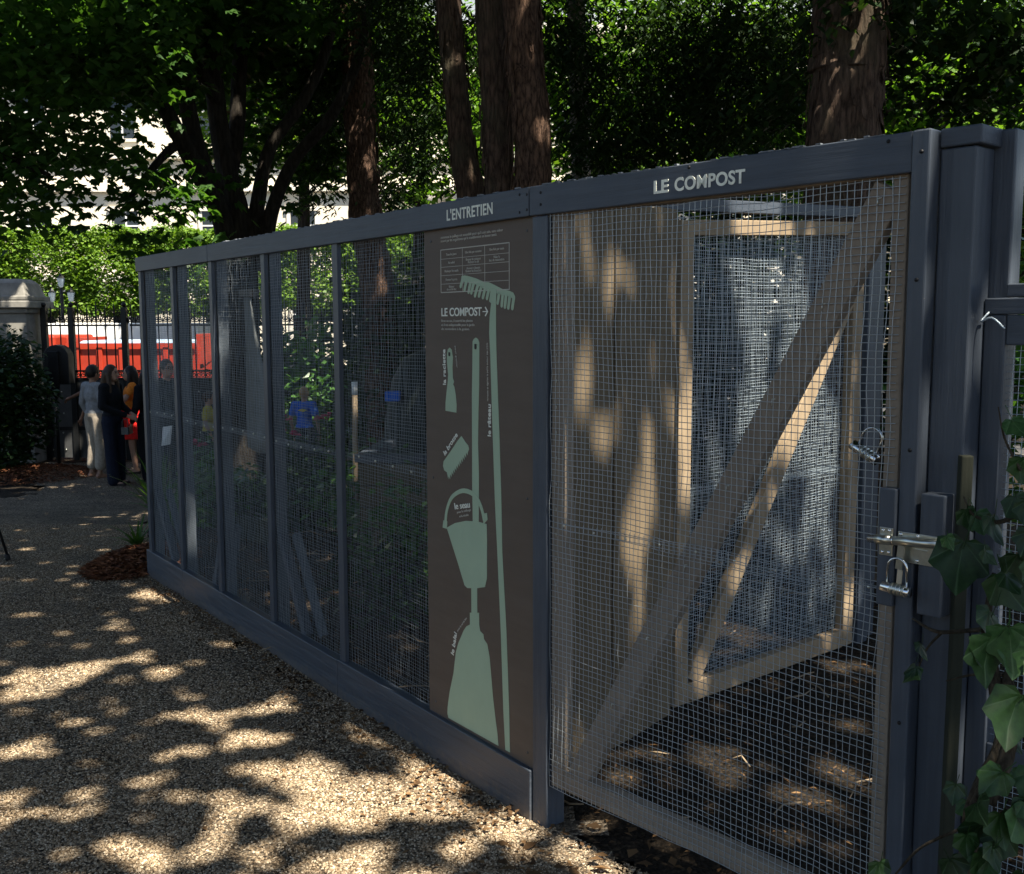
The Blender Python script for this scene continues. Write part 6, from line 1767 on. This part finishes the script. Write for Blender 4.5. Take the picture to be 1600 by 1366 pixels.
# ------------------------------------------------------------------ ivy at the right edge
def ivy_leaf_mesh():
    o = [(0, 0), (0.18, -0.09), (0.40, -0.02), (0.44, 0.16), (0.52, 0.46), (0.32, 0.58), (0.0, 0.98), (-0.30, 0.60), (-0.50, 0.48), (-0.43, 0.18), (-0.42, 0.0), (-0.17, -0.10)]
    # rounded outline: every edge gets a middle point, pulled in between the lobes; an inner ring lets the blade curve
    rim = []
    n0 = len(o)
    for i in range(n0):
        a, b = o[i], o[(i + 1) % n0]
        rim.append(a)
        k_ = 1.03 if i in (4, 5, 6, 7) else 1.0
        rim.append(((a[0] + b[0]) / 2 * k_, (a[1] + b[1]) / 2 * k_))
    cz = lambda x, y: 0.20 * abs(x) ** 1.2 - 0.30 * (y - 0.2) ** 2 + 0.035 * math.sin(9 * x + 4 * y)
    inner = [(x * 0.52, 0.14 + (y - 0.14) * 0.52) for x, y in rim]
    n = len(rim)
    v = [(x, y, cz(x, y)) for x, y in rim] + [(x, y, cz(x, y) - 0.002) for x, y in inner] + [(0, 0.16, cz(0, 0.16) - 0.003)]
    f = [(i, (i + 1) % n, n + (i + 1) % n, n + i) for i in range(n)] + [(n + i, n + (i + 1) % n, 2 * n) for i in range(n)]
    st_ = [(0.0, 0.14), (0.012, -0.12), (0.05, -0.5)]
    b_ = len(v)
    for q_, (x, y) in enumerate(st_):
        v += [(x - 0.014, y, -0.04 - 0.12 * q_), (x + 0.014, y, -0.04 - 0.12 * q_), (x, y, -0.015 - 0.12 * q_)]
    for q_ in range(2):
        for e in range(3):
            f.append((b_ + q_ * 3 + e, b_ + q_ * 3 + (e + 1) % 3, b_ + q_ * 3 + 3 + (e + 1) % 3, b_ + q_ * 3 + 3 + e))
    me = bpy.data.meshes.new('leaf')
    me.from_pydata(v, [], f)
    me.polygons.foreach_set('use_smooth', [True] * len(me.polygons))
    return me


IV = thing('ivy_plant', 'ivy with broad lobed leaves climbing over the low fence at the right edge', 'ivy', tuple(at(1590, 1300, 1.75)[:2]) + (0.0,))
io = Vector(IV.location)
ivm, ivp = ivy_leaf_mesh(), ivy_leaf_mesh()
ivm.materials.append(M['leaf_ivy'])
ivp.materials.append(M['leaf_ivy_pale'])


def ivy_leaf(px, py, Y, size, pale=False, az=None, pitch=None):
    o = link('leaf', ivp if pale else ivm, None, IV)
    o.location = at(px, py, Y) - io
    # hang point down, blade towards the path
    o.rotation_euler = Euler((RAD(random.uniform(225, 285) if pitch is None else pitch), RAD(random.uniform(-35, 35)), RAD(random.uniform(-50, 40) if az is None else az)), 'XYZ')
    o.scale = (size,) * 3
    return o


for px, py, Y, sz, pale, az in [
        (1505, 850, 1.86, 0.105, False, -15), (1478, 842, 1.84, 0.03, True, 10), (1560, 900, 1.80, 0.085, False, 10), (1590, 870, 1.78, 0.08, False, -20), (1545, 960, 1.78, 0.075, False, 25), (1585, 780, 1.82, 0.06, False, 0),
        (1548, 1000, 1.72, 0.090, True, 20), (1575, 985, 1.70, 0.085, True, -25), (1595, 1010, 1.72, 0.07, True, 5), (1520, 1005, 1.74, 0.05, False, 50), (1436, 1010, 1.80, 0.035, False, 30), (1430, 1045, 1.80, 0.04, False, -70), (1580, 660, 1.9, 0.05, True, 0), (1596, 720, 1.88, 0.05, False, 0),
        (1508, 800, 1.88, 0.045, False, 10), (1524, 805, 1.88, 0.05, False, -30), (1592, 1090, 1.68, 0.10, False, 0), (1590, 1260, 1.6, 0.09, True, 40), (1530, 1290, 1.66, 0.06, False, 10), (1480, 1345, 1.66, 0.05, False, -20), (1370, 1350, 1.72, 0.045, False, 10), (1540, 1330, 1.6, 0.07, False, 30)]:
    ivy_leaf(px, py, Y, sz, pale, az)
for i in range(46):
    px = random.triangular(1450, 1660, 1640)
    py = random.choice([random.uniform(1180, 1400), random.uniform(1220, 1390), random.uniform(760, 1250)])
    if px < 1535 and py < 1180:
        px += 70
    ivy_leaf(px, py, random.uniform(1.55, 1.9), random.uniform(0.03, 0.06))
for pts, r in [
        ([(1505, 1366, 1.72), (1525, 1250, 1.74), (1565, 1160, 1.76), (1550, 1060, 1.80), (1540, 985, 1.84), (1552, 900, 1.88)], [0.016, 0.015, 0.014, 0.012, 0.009, 0.004]),
        ([(1540, 1260, 1.72), (1575, 1170, 1.74), (1568, 1090, 1.78), (1592, 1020, 1.80), (1640, 930, 1.82)], [0.013, 0.012, 0.011, 0.009, 0.004]),
        ([(1570, 985, 1.80), (1500, 990, 1.84), (1460, 990, 1.86), (1424, 970, 1.90)], [0.005, 0.004, 0.0035, 0.002]),
        ([(1472, 990, 1.86), (1448, 1015, 1.86), (1434, 1045, 1.87)], [0.003, 0.002, 0.0012]),
        ([(1560, 1060, 1.80), (1520, 1058, 1.83), (1476, 1068, 1.86)], [0.003, 0.0025, 0.0012]),
        ([(1600, 800, 1.86), (1560, 820, 1.86), (1520, 808, 1.88), (1505, 780, 1.90)], [0.005, 0.004, 0.003, 0.001]),
        ([(1520, 1290, 1.70), (1440, 1325, 1.74), (1402, 1362, 1.78), (1380, 1390, 1.8)], [0.003, 0.0025, 0.002, 0.0012]),
        ([(1540, 1200, 1.72), (1505, 1270, 1.70), (1500, 1366, 1.66)], [0.004, 0.003, 0.002]),
        ([(1595, 740, 1.88), (1570, 690, 1.90), (1560, 640, 1.9)], [0.003, 0.002, 0.001])]:
    c = curve_pts([at(*p) - io for p in pts], 6)
    MB().tube(c, lerp_list(r, len(c)), 8, True, True, 0.1).build('stem', M['stem'], IV)

# ------------------------------------------------------------------ litter, mulch, twigs
def litter(name, label, pts, size, m, shape='oval', seed=3):
    v, f = leaf_cloud(pts, size, shape, 0.0, 0.75)
    o = np_mesh(name, v, f, m)
    return tag(o, label, 'leaf litter', kind='stuff')


n = 900
u = -4.2 * rng.random(n) ** 1.2
d = -0.01 - np.abs(rng.normal(0, 0.10 + 0.05 * (u > -1.6), n))
P_ = np.array([f1(a, b) for a, b in zip(u, d)])
P_[:, 2] = hz_np(P_[:, 1]) + 0.018 + 0.006 * rng.random(n)
nb = 130
bx = np.stack([0.10 + rng.normal(0, 0.22, nb), 2.92 + rng.normal(0, 0.16, nb), np.full(nb, 0.02)], 1)
ns = 420
y_ = 2 + 8 * rng.random(ns)
sx = np.stack([-0.5 * y_ + 0.5 * y_ * rng.random(ns), y_, hz_np(y_) + 0.02], 1)
ok = inside(PATH, sx[:, 0], sx[:, 1])
litter('leaf_litter', 'dry brown leaves and chips gathered along the foot of the fence', np.concatenate([P_, bx, sx[ok]]), 0.022, M['leaf_dead'])
nl = 26
lv = np.stack([0.22 + rng.normal(0, 0.22, nl), 2.86 + rng.normal(0, 0.16, nl), np.full(nl, 0.025)], 1)
litter('leaf_litter', 'larger curled dead leaves lying round the foot of the corner post', lv, 0.052, M['leaf_dead'], 'oval')
n = 9000
q = np.stack([-3 + 6.5 * rng.random(n), 2.0 + 8.5 * rng.random(n)], 1)
ok = ~inside(PATH, q[:, 0], q[:, 1])
q = q[ok]
litter('leaf_litter', 'dark leaf litter and twigs on the soil inside the enclosure', np.column_stack([q, hz_np(q[:, 1]) + 0.012 + 0.012 * rng.random(len(q))]), 0.034, M['leaf_dead'], 'narrow')
for c_, rx, ry, h, lab in (((-2.52, 6.98), 0.32, 0.62, 0.10, 'red-brown bark mulch heaped at the far end of the fence'), ((-7.1, 15.2), 0.95, 1.0, 0.14, 'red-brown mulch under the dark bush at the left')):
    n = 5200
    a, r_ = rng.random(n) * 6.283, np.sqrt(rng.random(n))
    x, y = c_[0] + rx * r_ * np.cos(a), c_[1] + ry * r_ * np.sin(a)
    z = hz_np(y) + 0.012 + h * (1 - r_ ** 2) * rng.random(n) ** 0.3
    v, f = leaf_cloud(np.stack([x, y, z], 1), 0.05, 'narrow', 0.0, 0.4)
    o = np_mesh('mulch', v, f, M['mulch'])
    tag(o, lab, 'mulch', kind='stuff')
tw = MB()
for i in range(240):
    y = random.uniform(2.3, 8.5)
    x = random.uniform(-2.6, 2.6)
    if bool(inside(PATH, np.array([x]), np.array([y]))[0]):
        continue
    a, ln_ = random.uniform(0, 6.28), random.uniform(0.05, 0.28)
    z = hz(y) + 0.02
    tw.tube([(x, y, z), (x + ln_ * 0.5 * math.cos(a), y + ln_ * 0.5 * math.sin(a), z + random.uniform(0, 0.03)), (x + ln_ * math.cos(a + 0.3), y + ln_ * math.sin(a + 0.3), z + random.uniform(0, 0.02))], [0.004, 0.0035, 0.002], 5)
tag(tw.build('twigs', M['raw_wood']), 'broken twigs lying on the dark soil of the enclosure', 'twigs', kind='stuff')
tp = at(11, 866, 7.05)
rod = thing('stand_leg', 'thin black stand leg with a rubber foot resting on the gravel at the left edge', 'stand', (tp.x, tp.y, hz(tp.y) + 0.012))
MB().tube([(0, 0, 0.03), (-0.30, 0.02, 1.1)], 0.009, 8).build('pole', M['black_plastic'], rod)
MB().tube([(0.004, 0, 0.0), (-0.006, 0, 0.04)], 0.017, 8).build('rubber_foot', M['rubber'], rod)

# letters are fitted to the widths they have on the boards
bpy.context.view_layer.update()
for o, w in TXT:
    if o.dimensions.x > 1e-6:
        k_ = w / o.dimensions.x
        o.matrix_local = o.matrix_local @ Matrix.Diagonal((k_, 1, 1, 1))
dg = bpy.context.evaluated_depsgraph_get()
for o in [q for q in SC.objects if q.type == 'FONT']:
    me = bpy.data.meshes.new_from_object(o.evaluated_get(dg))
    par, ml = o.parent, o.matrix_local.copy()
    bpy.data.objects.remove(o)
    n_ = link('lettering', me, None, par)
    n_.matrix_local = ml
